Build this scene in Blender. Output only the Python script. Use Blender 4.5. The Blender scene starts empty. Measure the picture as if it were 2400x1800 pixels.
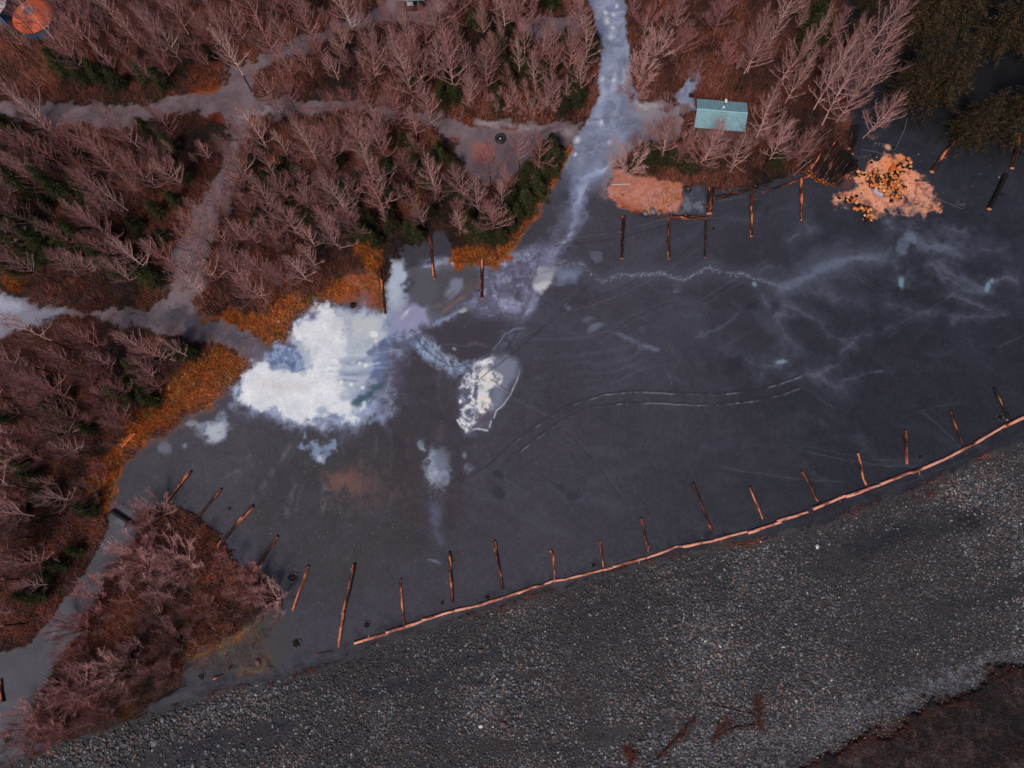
import bpy, math, random
import numpy as np
from mathutils import Vector, Matrix
random.seed(11); RNG = np.random.default_rng(11)
SC = bpy.context.scene; COL = SC.collection
# ------------------------------------------------------------------ camera model
FP = 1600.0; HC = 70.0
def nrm(v): v = np.asarray(v, float); return v/np.linalg.norm(v)
_n = nrm([(1290-1200)/FP, -(1290-900)/FP, -1.0])
_Z = -_n; _X = nrm(np.array([1.0, 0, 0]) - _Z[0]*_Z); _Y = np.cross(_Z, _X)
RW = np.array([_X, _Y, _Z])                     # world = RW @ cam
def P(px, py, z=0.0):
    d = RW @ np.array([(px-1200)/FP, -(py-900)/FP, -1.0]); t = (z-HC)/d[2]
    return np.array([d[0]*t, d[1]*t, z])
def proj(x, y, z):
    p = np.stack([np.asarray(x, float), np.asarray(y, float), np.asarray(z, float)-HC])
    c = np.tensordot(RW.T, p, 1); w = np.maximum(-c[2], 1e-3)
    return 1200+FP*c[0]/w, 900-FP*c[1]/w
# ------------------------------------------------------------------ numpy noise
_T = np.random.default_rng(5).random((256, 256))
def vn(x, y, seed=0):
    x = x+seed*37.7; y = y+seed*91.3
    xi = np.floor(x).astype(int); yi = np.floor(y).astype(int); fx = x-xi; fy = y-yi
    fx = fx*fx*(3-2*fx); fy = fy*fy*(3-2*fy)
    a = _T[xi & 255, yi & 255]; b = _T[(xi+1) & 255, yi & 255]; c = _T[xi & 255, (yi+1) & 255]; d = _T[(xi+1) & 255, (yi+1) & 255]
    return (a*(1-fx)+b*fx)*(1-fy)+(c*(1-fx)+d*fx)*fy
def fbm(x, y, wl, octv=4, seed=0, gain=.5):
    s = 0; a = 1; t = 0; f = 1.0/wl
    for o in range(octv):
        s = s+a*vn(x*f, y*f, seed+o*3.1); t += a; a *= gain; f *= 2.03
    return s/t                                   # 0..1
def sst(a, b, x): t = np.clip((x-a)/(b-a), 0, 1); return t*t*(3-2*t)
def D(pts): return [(x*1.085, y*1.085) for x, y in pts]
def Z1(ox, oy, s, pts): return [(ox+x/s, oy+y/s) for x, y in pts]
def R1(p): return Z1(0, 0, 2.765, p)
def R2(p): return Z1(800, 0, 2.765, p)
def R3(p): return Z1(1600, 0, 2.765, p)
def R4(p): return Z1(0, 600, 2.765, p)
def R5(p): return Z1(800, 600, 2.765, p)
def R6(p): return Z1(1600, 600, 2.765, p)
def R7(p): return Z1(0, 1200, 2.765, p)
def R8(p): return Z1(800, 1200, 2.765, p)
def R9(p): return Z1(1600, 1200, 2.765, p)
def RS(p): return Z1(1350, 150, 4.148, p)
def RF(p): return Z1(1850, 250, 4.022, p)
def RG(p): return Z1(600, 640, 4.148, p)
def sdpoly(x, y, poly):
    p = np.asarray(poly, float); n = len(p)
    d = np.full(x.shape, 1e18); ins = np.zeros(x.shape, bool)
    for i in range(n):
        ax, ay = p[i]; bx, by = p[(i+1) % n]; ex, ey = bx-ax, by-ay
        wx, wy = x-ax, y-ay; t = np.clip((wx*ex+wy*ey)/(ex*ex+ey*ey+1e-9), 0, 1)
        d = np.minimum(d, (wx-ex*t)**2+(wy-ey*t)**2)
        c = ((ay > y) != (by > y)) & (x < ex*(y-ay)/(ey if ey else 1e-9)+ax); ins ^= c
    d = np.sqrt(d); return np.where(ins, -d, d)
def dline(x, y, pts):
    d = np.full(x.shape, 1e18)
    for (ax, ay), (bx, by) in zip(pts[:-1], pts[1:]):
        ex, ey = bx-ax, by-ay; wx, wy = x-ax, y-ay; t = np.clip((wx*ex+wy*ey)/(ex*ex+ey*ey+1e-9), 0, 1)
        d = np.minimum(d, (wx-ex*t)**2+(wy-ey*t)**2)
    return np.sqrt(d)
def inpoly(px, py, poly):
    return sdpoly(np.array([px], float), np.array([py], float), poly)[0] < 0
# ------------------------------------------------------------------ scene helpers
def tag(o, label=None, cat=None, group=None, kind=None):
    if label: o['label'] = label
    if cat: o['category'] = cat
    if group: o['group'] = group
    if kind: o['kind'] = kind
    return o
def meshnp(name, V, Fa, mat=None, col=None, smooth=False, link=True, parent=None, matidx=None):
    me = bpy.data.meshes.new(name); V = np.asarray(V, np.float32); Fa = np.asarray(Fa, np.int32)
    me.vertices.add(len(V)); me.vertices.foreach_set('co', V.ravel())
    k = Fa.shape[1]; me.loops.add(Fa.size); me.loops.foreach_set('vertex_index', Fa.ravel())
    me.polygons.add(len(Fa)); me.polygons.foreach_set('loop_start', np.arange(len(Fa), dtype=np.int32)*k)
    me.polygons.foreach_set('use_smooth', np.full(len(Fa), smooth))
    if matidx is not None: me.polygons.foreach_set('material_index', np.asarray(matidx, np.int32))
    me.update(calc_edges=True)
    if col is not None:
        a = me.color_attributes.new('Col', 'FLOAT_COLOR', 'POINT'); c = np.ones((len(V), 4), np.float32); c[:, :3] = col
        a.data.foreach_set('color', c.ravel())
    if mat:
        for m in (mat if isinstance(mat, (list, tuple)) else [mat]): me.materials.append(m)
    if not link: return me
    return obj(name, me, parent)
def obj(name, me, parent=None):
    o = bpy.data.objects.new(name, me); COL.objects.link(o)
    if parent: o.parent = parent
    return o
def empty(name, loc, rz=0, sc=1):
    o = bpy.data.objects.new(name, None); o.location = loc; o.rotation_euler = (0, 0, rz)
    o.scale = sc if hasattr(sc, '__len__') else (sc,)*3; o.empty_display_size = .2; COL.objects.link(o); return o
def lin(c):
    c = np.asarray(c, float)/255.0; return np.where(c <= .04045, c/12.92, ((c+.055)/1.055)**2.4)
# ------------------------------------------------------------------ materials
def newmat(name):
    m = bpy.data.materials.new(name); m.use_nodes = True; nt = m.node_tree; nt.nodes.clear()
    o = nt.nodes.new('ShaderNodeOutputMaterial'); b = nt.nodes.new('ShaderNodeBsdfPrincipled')
    nt.links.new(b.outputs[0], o.inputs[0]); b.inputs['Roughness'].default_value = .8
    b.inputs['Specular IOR Level'].default_value = .25
    return m, nt, b
def nd(nt, t, **kw):
    n = nt.nodes.new(t)
    for k, v in kw.items():
        if k in n.inputs: n.inputs[k].default_value = v
        else: setattr(n, k, v)
    return n
def noise(nt, scale, detail=4, rough=.6, vec=None, dist=0):
    n = nd(nt, 'ShaderNodeTexNoise', Scale=scale, Detail=detail, Roughness=rough, Distortion=dist)
    if vec is not None: nt.links.new(vec, n.inputs['Vector'])
    return n
def ramp(nt, fac, stops):
    r = nt.nodes.new('ShaderNodeValToRGB'); el = r.color_ramp.elements
    while len(el) < len(stops): el.new(.5)
    for e, (p, c) in zip(el, stops): e.position = p; e.color = (*c, 1) if len(c) == 3 else c
    nt.links.new(fac, r.inputs[0]); return r
def mixc(nt, mode, fac, a, b):
    m = nt.nodes.new('ShaderNodeMix'); m.data_type = 'RGBA'; m.blend_type = mode
    for i, v in ((0, fac), (6, a), (7, b)):
        if hasattr(v, 'is_linked') or hasattr(v, 'links'): nt.links.new(v, m.inputs[i])
        elif i == 0: m.inputs[0].default_value = v
        else: m.inputs[i].default_value = (*v, 1) if len(v) == 3 else v
    return m.outputs[2]
def bump(nt, b, h, strength=.4, dist=.05):
    n = nd(nt, 'ShaderNodeBump', Strength=strength, Distance=dist); nt.links.new(h, n.inputs['Height']); nt.links.new(n.outputs[0], b.inputs['Normal'])
def gmat(name, hs, lo, hi, rough, bstr, bdist, vor=None, big=None):
    m, nt, b = newmat(name); at = nd(nt, 'ShaderNodeAttribute', attribute_name='Col')
    tc = nt.nodes.new('ShaderNodeTexCoord'); v = tc.outputs['Object']
    n1 = noise(nt, hs, 5, .65, v); r1 = ramp(nt, n1.outputs[0], [(.3, (lo,)*3), (.7, (hi,)*3)])
    c = mixc(nt, 'MULTIPLY', 1.0, at.outputs['Color'], r1.outputs[0]); h = n1.outputs[0]
    if vor:
        vo = nd(nt, 'ShaderNodeTexVoronoi', Scale=vor); nt.links.new(v, vo.inputs['Vector'])
        r2 = ramp(nt, vo.outputs['Color'], [(.1, (.55,)*3), (.9, (1.5,)*3)]); c = mixc(nt, 'MULTIPLY', .8, c, r2.outputs[0])
        r3 = ramp(nt, vo.outputs['Distance'], [(.2, (1.15,)*3), (.75, (.45,)*3)]); c = mixc(nt, 'MULTIPLY', .8, c, r3.outputs[0]); h = r3.outputs[0]
    nt.links.new(c, b.inputs['Base Color']); b.inputs['Roughness'].default_value = rough
    bump(nt, b, h, bstr, bdist); return m
M_forest = gmat('forest_floor', 3.0, .45, 1.6, .9, .6, .15, vor=7)
M_sand = gmat('dark_sand', 16.0, .72, 1.28, .72, .5, .04)
M_road = gmat('icy_track', 6.0, .82, 1.18, .6, .3, .04)
M_ice = gmat('pale_ice', 5.0, .9, 1.08, .45, .3, .04)
M_gravel = gmat('gravel_bed', 6.0, .7, 1.3, .75, .8, .08, vor=9)
def colmat(name, rough=.8, var=.25, spec=.25, ns=None):
    m, nt, b = newmat(name); at = nd(nt, 'ShaderNodeAttribute', attribute_name='Col'); oi = nt.nodes.new('ShaderNodeObjectInfo')
    r = ramp(nt, oi.outputs['Random'], [(0, (1-var,)*3), (1, (1+var,)*3)])
    c = mixc(nt, 'MULTIPLY', 1.0, at.outputs['Color'], r.outputs[0]); nt.links.new(c, b.inputs['Base Color'])
    b.inputs['Roughness'].default_value = rough; b.inputs['Specular IOR Level'].default_value = spec; return m
M_stone = colmat('river_stone', .7); M_blade = colmat('dry_blades', .85, spec=.1); M_needle = colmat('needles', .8, .3, .15)
def barkmat(name, c1, c2, c3, sc=6):
    m, nt, b = newmat(name); tc = nt.nodes.new('ShaderNodeTexCoord'); oi = nt.nodes.new('ShaderNodeObjectInfo')
    n = noise(nt, sc, 4, .6, tc.outputs['Object']); r = ramp(nt, n.outputs[0], [(.35, lin(c1)), (.65, lin(c2))])
    r2 = ramp(nt, oi.outputs['Random'], [(0, (.72, .74, .74)), (.5, (1, 1, 1)), (1, lin(c3)/np.maximum(lin(c2), .01))])
    c = mixc(nt, 'MULTIPLY', 1.0, r.outputs[0], r2.outputs[0]); nt.links.new(c, b.inputs['Base Color']); b.inputs['Roughness'].default_value = .85
    return m
M_bark_dark = barkmat('wet_dark_bark', (34, 26, 26), (80, 58, 54), (70, 54, 50))
M_twig = barkmat('pale_twig_bark', (180, 126, 124), (228, 174, 168), (236, 190, 182))
M_fine = barkmat('fine_red_twigs', (118, 80, 78), (170, 120, 116), (192, 140, 134))
M_twig2 = barkmat('red_twig_bark', (148, 92, 92), (188, 124, 120), (205, 142, 136))
M_twig3 = barkmat('grey_twig_bark', (186, 142, 136), (230, 184, 174), (240, 202, 194))
def logmat(name, dark, mid, bright, th, sc=1.6):
    m, nt, b = newmat(name); tc = nt.nodes.new('ShaderNodeTexCoord'); oi = nt.nodes.new('ShaderNodeObjectInfo')
    mp = nt.nodes.new('ShaderNodeMapping'); mp.inputs['Scale'].default_value = (.35, 1.6, 1.6)
    nt.links.new(tc.outputs['Object'], mp.inputs['Vector']); ad = nt.nodes.new('ShaderNodeVectorMath'); ad.operation = 'ADD'
    ml = nt.nodes.new('ShaderNodeVectorMath'); ml.operation = 'SCALE'; ml.inputs[0].default_value = (37, 11, 5); nt.links.new(oi.outputs['Random'], ml.inputs['Scale'])
    nt.links.new(mp.outputs[0], ad.inputs[0]); nt.links.new(ml.outputs[0], ad.inputs[1])
    n = noise(nt, sc, 5, .65, ad.outputs[0]); r = ramp(nt, n.outputs[0], [(th-.12, lin(dark)), (th, lin(mid)), (th+.06, lin(bright))])
    n2 = noise(nt, 22, 3, .6, ad.outputs[0]); r2 = ramp(nt, n2.outputs[0], [(.3, (.6,)*3), (.7, (1.25,)*3)])
    c = mixc(nt, 'MULTIPLY', .8, r.outputs[0], r2.outputs[0]); nt.links.new(c, b.inputs['Base Color']); bump(nt, b, n2.outputs[0], .5, .02)
    b.inputs['Roughness'].default_value = .7; return m
M_log_bright = logmat('weathered_copper_wood', (70, 36, 30), (178, 104, 84), (236, 162, 138), .47)
M_log_dark = logmat('patchy_bark', (32, 21, 19), (92, 48, 38), (222, 126, 82), .55)
M_log_mix = logmat('worn_orange_wood', (44, 26, 24), (128, 66, 48), (224, 138, 100), .51)
M_log_black = logmat('charred_bark', (24, 18, 18), (60, 38, 32), (170, 105, 75), .62)
M_log_pole = logmat('pole_bark', (30, 21, 21), (66, 42, 38), (158, 108, 90), .60)
def flat(name, c, rough=.7, ns=8, amt=.25, bm=0, metal=0):
    m, nt, b = newmat(name); tc = nt.nodes.new('ShaderNodeTexCoord'); n = noise(nt, ns, 4, .6, tc.outputs['Object'])
    r = ramp(nt, n.outputs[0], [(.3, tuple(lin(c)*(1-amt))), (.7, tuple(np.minimum(lin(c)*(1+amt), 1)))]); nt.links.new(r.outputs[0], b.inputs['Base Color'])
    b.inputs['Roughness'].default_value = rough; b.inputs['Metallic'].default_value = metal
    if bm: bump(nt, b, n.outputs[0], bm, .02)
    return m
M_cut = flat('fresh_cut_wood', (216, 116, 56), .7, 9, .45)
M_cut4 = flat('pale_cut_wood', (235, 160, 104), .7, 9, .35)
M_cut3 = flat('dull_cut_wood', (130, 74, 48), .7, 9, .5)
M_cut2 = flat('weathered_cut_wood', (205, 130, 100), .7, 14, .25)
M_split = flat('split_wood', (205, 120, 66), .7, 7, .55)
M_teal = flat('teal_metal_roof', (122, 152, 160), .5, 2.2, .18)
M_tealtrim = flat('pale_teal_trim', (128, 176, 184), .5, 3, .1)
M_white = flat('white_paint', (222, 224, 226), .6, 5, .08)
M_brown = flat('brown_timber', (84, 58, 50), .8, 7, .3, .3)
M_grey = flat('grey_planks', (128, 104, 104), .8, 7, .25, .3)
M_dark = flat('dark_opening', (30, 26, 28), .6, 5, .2)
M_orange = flat('orange_canvas', (205, 92, 58), .7, .7, .09)
M_blue = flat('blue_canvas', (72, 104, 132), .7, 1.5, .25)
M_smoke = flat('grey_dome', (112, 96, 98), .35, 4, .15)
M_tyre = flat('black_rubber', (46, 44, 48), .65, 9, .25, .3)
M_char = flat('charcoal', (26, 23, 24), .9, 12, .5, .6)
M_palepole = flat('pale_pole', (176, 158, 150), .7, 8, .2)
M_rock = flat('ring_stone', (112, 106, 110), .75, 6, .35, .5)
M_rockw = flat('pale_boulder', (205, 200, 200), .7, 6, .12, .4)
M_rockb = flat('brown_boulder', (105, 80, 76), .7, 4, .25, .4)
M_orangeplank = flat('orange_plank', (225, 110, 65), .7, 8, .25)
M_root = flat('rusty_root', (98, 54, 42), .85, 6, .4)
M_chalk = flat('pale_scratch', (112, 108, 116), .8, 30, .35)
M_paleroof = flat('pale_sheet_roof', (176, 162, 164), .6, 2, .15)
# ------------------------------------------------------------------ traced outlines (photo px -> ground)
BANK = [(-900, 1990), (-300, 1860), (0, 1790), (90, 1762), (220, 1715), (330, 1678), (440, 1640), (560, 1612), (700, 1585), (800, 1548), (900, 1508), (1000, 1474), (1150, 1428), (1300, 1388), (1400, 1350), (1500, 1322),
        (1640, 1290), (1760, 1268), (1850, 1250), (1950, 1222), (2050, 1180), (2150, 1140), (2250, 1100), (2330, 1060), (2400, 1030), (2700, 880), (3400, 520)]
GRAVEL = BANK+[(3600, 2600), (3000, 4200), (-3000, 4200), (-1500, 2300)]
FLAT = [(1183, 600), (1216, 553), (1252, 503), (1299, 434), (1340, 350), (1500, 345), (1466, 372), (1442, 391), (1439, 415), (1434, 466), (1495, 500), (1543, 510), (1590, 490), (1603, 440), (1650, 430), (1672, 456), (1755, 442), (1800, 434), (1875, 412),
        (1900, 395), (1960, 380), (1985, 340), (1985, 300), (1990, 260), (1975, 180), (1965, 90), (1985, -80), (2100, -900), (3600, -900), (3600, 600)]+BANK[::-1][1:-3]+[(90, 1762), (60, 1730)]+D([(70, 1590), (120, 1605), (250, 1580), (340, 1515), (400, 1490), (400, 1440), (480, 1455), (590, 1442), (565, 1400), (610, 1330), (610, 1290), (560, 1240), (520, 1230), (480, 1170), (440, 1120), (370, 1092), (300, 1110),
        (250, 1080), (240, 1060), (250, 1030), (275, 1000), (310, 960), (370, 925), (400, 895), (450, 870), (480, 850), (510, 820), (540, 790), (560, 770), (600, 740), (625, 715), (640, 690), (690, 655), (740, 640), (750, 620), (830, 620), (850, 560), (880, 530), (920, 515), (960, 500), (975, 530), (990, 580), (1030, 575)])
ROAD = [(1340, -900), (1382, 0), (1397, 72), (1404, 108), (1402, 163), (1397, 224), (1379, 275), (1359, 307), (1342, 347), (1321, 394), (1299, 434), (1262, 490), (1400, 470), (1436, 410), (1442, 391), (1466, 372), (1495, 343), (1519, 333), (1567, 333), (1595, 318), (1603, 285), (1590, 270), (1630, 262), (1634, 230), (1630, 217), (1647, 193), (1639, 169), (1610, 174), (1606, 203), (1581, 225), (1591, 246), (1497, 240), (1487, 210), (1480, 145), (1469, 54), (1465, 0), (1450, -900)]
PATHW = R1([(-900, 700), (0, 660), (200, 650), (550, 650), (900, 660), (1250, 625), (1400, 600), (1450, 550), (1430, 500), (1500, 465), (1600, 410), (1700, 350), (1880, 280), (2000, 240), (2212, 150)])+R2([(170, 70), (300, 10), (330, -300), (800, -300), (690, 60), (600, 150), (520, 125), (350, 130), (200, 150), (0, 230)])+R1([(2000, 350), (1800, 400), (1650, 500), (1620, 580), (1640, 640), (1800, 620), (2212, 650)])+R2([(280, 690), (520, 740), (780, 770), (900, 790), (1100, 800), (1400, 800), (1560, 820), (1520, 960), (1390, 910), (1250, 930), (1180, 1060), (1100, 1200), (950, 1190), (850, 1160), (770, 1100), (750, 1000), (760, 920), (650, 910), (560, 830), (440, 780), (200, 740), (0, 730)])+R1([(1900, 720), (1750, 730), (1620, 790), (1610, 900), (1560, 1040), (1530, 1150), (1500, 1250), (1430, 1400), (1400, 1500), (1350, 1659)])+R4([(1270, 250), (1300, 370), (1450, 430), (1700, 520), (1860, 550), (1750, 720), (1620, 700), (1500, 600), (1300, 540), (1100, 510), (900, 470), (600, 430), (300, 400), (0, 540), (-900, 700), (-900, 60), (0, 230), (250, 300), (420, 345), (750, 370), (900, 365), (1080, 260), (1100, 130)])+R1([(1100, 1659), (1170, 1500), (1230, 1370), (1330, 1270), (1400, 1150), (1450, 1060), (1470, 920), (1490, 860), (1440, 800), (1340, 780), (1300, 745), (1100, 745), (950, 790), (750, 840), (560, 800), (200, 770), (0, 770), (-900, 850)])
CLEAR2 = R2([(1140, 120), (1300, 105), (1600, 110), (1640, 240), (1500, 262), (1250, 245), (1140, 200)])
PATHS = D([(250, 1080), (300, 1110), (300, 1160), (270, 1200), (230, 1240), (200, 1300), (170, 1360), (120, 1450), (70, 1540), (60, 1600), (40, 1659), (20, 1720), (-500, 1900), (-500, 1430), (0, 1410), (70, 1390), (110, 1340), (150, 1280), (190, 1220), (215, 1180), (235, 1130), (240, 1080)])
PINK = [(1439, 400), (1495, 413), (1557, 420), (1603, 432), (1605, 471), (1586, 497), (1543, 507), (1495, 497), (1458, 485), (1434, 466), (1430, 439)]
SAWDUST = RF([(930, 470), (1060, 455), (1140, 520), (1180, 600), (1190, 690), (1260, 720), (1290, 790), (1350, 860), (1405, 980), (1330, 1000), (1200, 1025), (1100, 1005), (940, 1000), (850, 980), (840, 1040), (780, 1030), (760, 960), (700, 900), (640, 860), (540, 850), (500, 890), (450, 870), (460, 800), (560, 750), (620, 650), (660, 570), (760, 545), (860, 520)])
ICE1 = D([(620, 740), (640, 720), (670, 690), (720, 660), (770, 675), (830, 680), (838, 720), (830, 750), (815, 790), (790, 800), (760, 830), (790, 870), (775, 895), (740, 880), (700, 895), (650, 905), (610, 880), (560, 875), (510, 865), (500, 840), (520, 805), (560, 790), (600, 800), (635, 790), (640, 760)])
PUD = R5([(880, 690), (980, 650), (1080, 650), (1130, 690), (1155, 740), (1150, 800), (1100, 900), (1060, 960), (1000, 1000), (990, 1060), (960, 1120), (880, 1120), (820, 1135), (760, 1090), (750, 1060), (780, 980), (770, 900), (790, 820), (830, 770)])
GRASSA = R4([(1300, 390), (1450, 420), (1600, 480), (1720, 520), (1850, 545), (1870, 460), (1930, 390), (2020, 340), (2080, 290), (2212, 260)])+R5([(60, 260), (160, 250), (190, 320), (280, 350), (270, 200), (250, 90), (280, -60), (200, -110), (100, -80)])+D([(800, 590), (760, 600), (720, 615), (690, 640), (640, 650), (590, 670), (540, 680), (500, 665), (480, 685)])
GRASSB = R4([(1380, 600), (1500, 610), (1570, 650), (1625, 700), (1520, 790), (1440, 900), (1300, 980), (1150, 1050), (1000, 1130), (960, 1220), (850, 1300), (790, 1400), (770, 1500), (700, 1660), (640, 1650), (600, 1500), (570, 1330), (750, 1240), (880, 1100), (1000, 900), (1100, 820), (1230, 700), (1330, 630)])
GRASSC = [(1070, 590), (1060, 640)]+R5([(880, 60), (990, 50), (1060, 0)])+R2([(1070, 1659), (1150, 1530), (1250, 1390), (1380, 1200), (1440, 1090), (1500, 960), (1470, 955), (1400, 1080), (1340, 1220), (1230, 1370), (1130, 1500), (1000, 1600), (880, 1590), (740, 1640)])
BRUSHE = R9([(700, 1900), (880, 1640), (1100, 1540), (1350, 1390), (1560, 1290), (1780, 1220), (1900, 1130), (2050, 1040), (2300, 980), (4200, 500), (4200, 3500), (0, 3500)])
ISLAND = D([(300, 1110), (370, 1092), (440, 1120), (480, 1170), (520, 1230), (560, 1240), (610, 1290), (610, 1330), (565, 1400), (590, 1442), (480, 1450), (400, 1440), (400, 1480), (330, 1510), (250, 1570), (120, 1600), (62, 1590), (70, 1540), (120, 1450), (170, 1360), (200, 1300), (230, 1240), (270, 1200), (300, 1160)])
HEDGE = [(1300, 345), (1328, 352), (1308, 400), (1283, 440), (1238, 500), (1200, 552), (1160, 580), (1120, 580), (1100, 545), (1160, 520), (1205, 450), (1245, 400), (1275, 360)]
# ------------------------------------------------------------------ ground grid
def axis(lo, hi, st):
    a = list(np.arange(lo, hi, st)); s = st
    left = []; x = a[0]; r = []; y = a[-1]
    while x > -1600: s *= 1.35; x -= s; left.append(x)
    s = st
    while y < 1600: s *= 1.35; y += s; r.append(y)
    return np.array(left[::-1]+a+r)
cs = [P(0, 0), P(2400, 0), P(0, 1800), P(2400, 1800)]
GX = axis(min(c[0] for c in cs)-2, max(c[0] for c in cs)+2, .105); GY = axis(min(c[1] for c in cs)-2, max(c[1] for c in cs)+2, .105)
nx, ny = len(GX), len(GY); print('grid', nx, ny, cs)
XX, YY = np.meshgrid(GX, GY, indexing='xy')
cx = np.clip(XX, -110, 110); cy = np.clip(YY, -60, 110)
PX, PY = proj(cx, cy, np.zeros_like(cx)); PX = PX.astype(np.float32); PY = PY.astype(np.float32)
# metric noise fields, so the pattern belongs to the ground
def N(wl, o=4, s=0, g=.5): return fbm(XX, YY, wl, o, s, g).astype(np.float32)-.5
nA1, nA2 = N(.9, 3, 1), N(.9, 3, 2); nB1, nB2 = N(3.2, 4, 3), N(3.2, 4, 4); nC = N(9, 4, 5); nT = N(1.6, 5, 6, .65); nF = N(.45, 3, 7, .6); nT2 = N(4.5, 5, 8, .6)
nR = 1-np.abs(fbm(XX+nA1*1.5, YY+nA2*1.5, 3.4, 4, 31, .55)-.5)*7; nR = np.clip(nR, 0, 1).astype(np.float32); nR2 = np.clip(1-np.abs(fbm(XX+nB1*4, YY+nB2*4, 1.5, 4, 37, .55)-.5)*6, 0, 1).astype(np.float32)
nR3 = np.clip(1-np.abs(fbm(XX+nT*1.2, YY-nT*1.2, .8, 4, 41, .6)-.5)*6, 0, 1).astype(np.float32); nG = (np.random.default_rng(3).random(PX.shape)-.5).astype(np.float32)
nE = nT*1.6+nF*1.3
def warped(w):
    return PX+w*(nA1*2.0+nB1*3.0), PY+w*(nA2*2.0+nB2*3.0)
_wc = {}
def W(w):
    if w not in _wc:
        if len(_wc) > 3: _wc.clear()
        _wc[w] = warped(w)
    return _wc[w]
def region(pts, pad, w):
    wx, wy = W(w); p = np.asarray(pts, float)
    m = (wx > p[:, 0].min()-pad) & (wx < p[:, 0].max()+pad) & (wy > p[:, 1].min()-pad) & (wy < p[:, 1].max()+pad)
    return m, wx[m], wy[m]
def mask_poly(pts, f=4, w=8):
    m, x, y = region(pts, f+2, w); out = np.zeros(PX.shape, np.float32)
    out[m] = sst(f, -f, sdpoly(x, y, pts)+nE[m]*w*1.3); return out
C3 = np.zeros(PX.shape+(3,), np.float32)
def over(al, col):
    a = al[..., None]; C3[:] = C3*(1-a)+np.asarray(col, np.float32)*a
def pp(pts, col, a=1, f=4, w=8, tex=None):
    m, x, y = region(pts, f+2, w)
    al = sst(f, -f, sdpoly(x, y, pts)+nE[m]*w*1.3)*a
    if tex is not None: al = al*np.clip(.5+(nT[m]*tex[1]+nF[m]*tex[1]*.6)+tex[0], 0, 1)
    al = al[:, None]; C3[m] = C3[m]*(1-al)+np.asarray(col, np.float32)*al
def st(pts, wd, col, a=1, f=2, w=3, tex=None, mn=.08):
    m, x, y = region(pts, wd+f+2, w)
    dd_ = dline(x, y, pts)+(nE[m]*wd*.55 if w > 2 else 0)
    al = sst(wd/2+f, min(max(wd/2-f, 0), wd*.1) if w > 2 else max(wd/2-f, 0), dd_)*a*(np.clip(.75+nT2[m]*2.6+nT[m]*2.2, mn, 1) if w > 2 else np.clip(.8+nT[m]*2.5, .2, 1))
    if tex is not None: al = al*np.clip(.5+(nT[m]*tex[1]+nF[m]*tex[1]*.6)+tex[0], 0, 1)
    al = al[:, None]; C3[m] = C3[m]*(1-al)+np.asarray(col, np.float32)*al
def bl(x, y, rx, ry, col, a=1, ang=0, w=6, tex=None, soft=.5):
    m, X, Y = region([(x-max(rx, ry)*1.5, y-max(rx, ry)*1.5), (x+max(rx, ry)*1.5, y+max(rx, ry)*1.5)], 4, w)
    c, s = math.cos(math.radians(ang)), math.sin(math.radians(ang)); dx, dy = X-x, Y-y
    d = np.sqrt(((dx*c+dy*s)/rx)**2+((-dx*s+dy*c)/ry)**2); al = sst(1+soft, 1-soft, d+nE[m]*.9*min(1, w/4))*a
    if tex is not None: al = al*np.clip(.5+(nT[m]*tex[1]+nF[m]*tex[1]*.6)+tex[0], 0, 1)
    al = al[:, None]; C3[m] = C3[m]*(1-al)+np.asarray(col, np.float32)*al
# --- base: forest floor
C3[:] = (62, 40, 38)
over(sst(-.02, .14, nT2), (88, 46, 34)); over(sst(.0, -.14, nT2), (44, 36, 30)); over(sst(-.02, .14, nC)*.7, (50, 32, 30)); over(sst(.08, .18, nT)*.5, (128, 64, 38)); over(sst(.04, .14, N(5, 4, 44))*.4, (86, 62, 62)); over(sst(-.05, -.2, nT)*.6, (40, 27, 26))
pp(D([(-300, 780), (150, 720), (440, 730), (400, 850), (250, 1000), (230, 1140), (100, 1340), (-300, 1450)]), (58, 38, 36), .7, 30, 12)
pp(R1([(-300, 780), (200, 800), (700, 900), (1000, 1400), (900, 1800), (-300, 1700)]), (46, 34, 30), .8, 40, 14)
pp(R3([(-100, -200), (900, -200), (900, 700), (500, 800), (-100, 600)]), (98, 54, 42), .6, 30, 12)
# --- sand flat
MF = mask_poly(FLAT, 4, 7); MG = mask_poly(GRAVEL, 5, 9)
over(MF, (73, 70, 80))
flatm = MF[..., None]
keep = C3.copy()
over(sst(1500, 2250, PX+PY*.2), (39, 41, 52)); over(sst(330, 60, PY)*sst(1700, 1950, PX), (38, 36, 44))  # second fill: conifer shade and vignette at upper right, put into the colour
pp([(560, 1050), (760, 960), (960, 1000), (1030, 1280), (800, 1400), (640, 1300), (520, 1200)], (66, 64, 66), .8, 60, 16)
pp([(900, 800), (1080, 830), (1090, 1200), (960, 1300), (900, 1000), (640, 1010), (700, 960)], (68, 58, 64), .8, 40, 14)
pp([(300, 1050), (560, 900), (640, 1000), (560, 1200), (480, 1240), (300, 1130)], (82, 78, 84), .8, 40, 14)
pp([(1500, 480), (1880, 430), (1900, 540), (1700, 560), (1500, 540)], (64, 66, 78), .8, 40, 14)
pp([(1150, 700), (1350, 650), (1750, 800), (1500, 900), (1180, 900)], (78, 76, 88), .5, 60, 14)
over(np.clip(nT*1.2+.1, 0, 1)*.35, (92, 90, 104)); over(np.clip(nC*1.6, 0, 1)*.5, (88, 86, 98)); over(np.clip(-nC*1.6, 0, 1)*.45, (54, 52, 62)); over(np.clip(-nT2*1.8, 0, 1)*.4, (62, 56, 64))
over(np.clip(nG*2-.1, 0, 1)*.22, (100, 98, 104)); over(np.clip(-nG*2-.1, 0, 1)*.25, (44, 42, 50)); over((nG > .4992).astype(np.float32)*sst(2600, 600, PX)*.6, (140, 138, 142))
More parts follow.
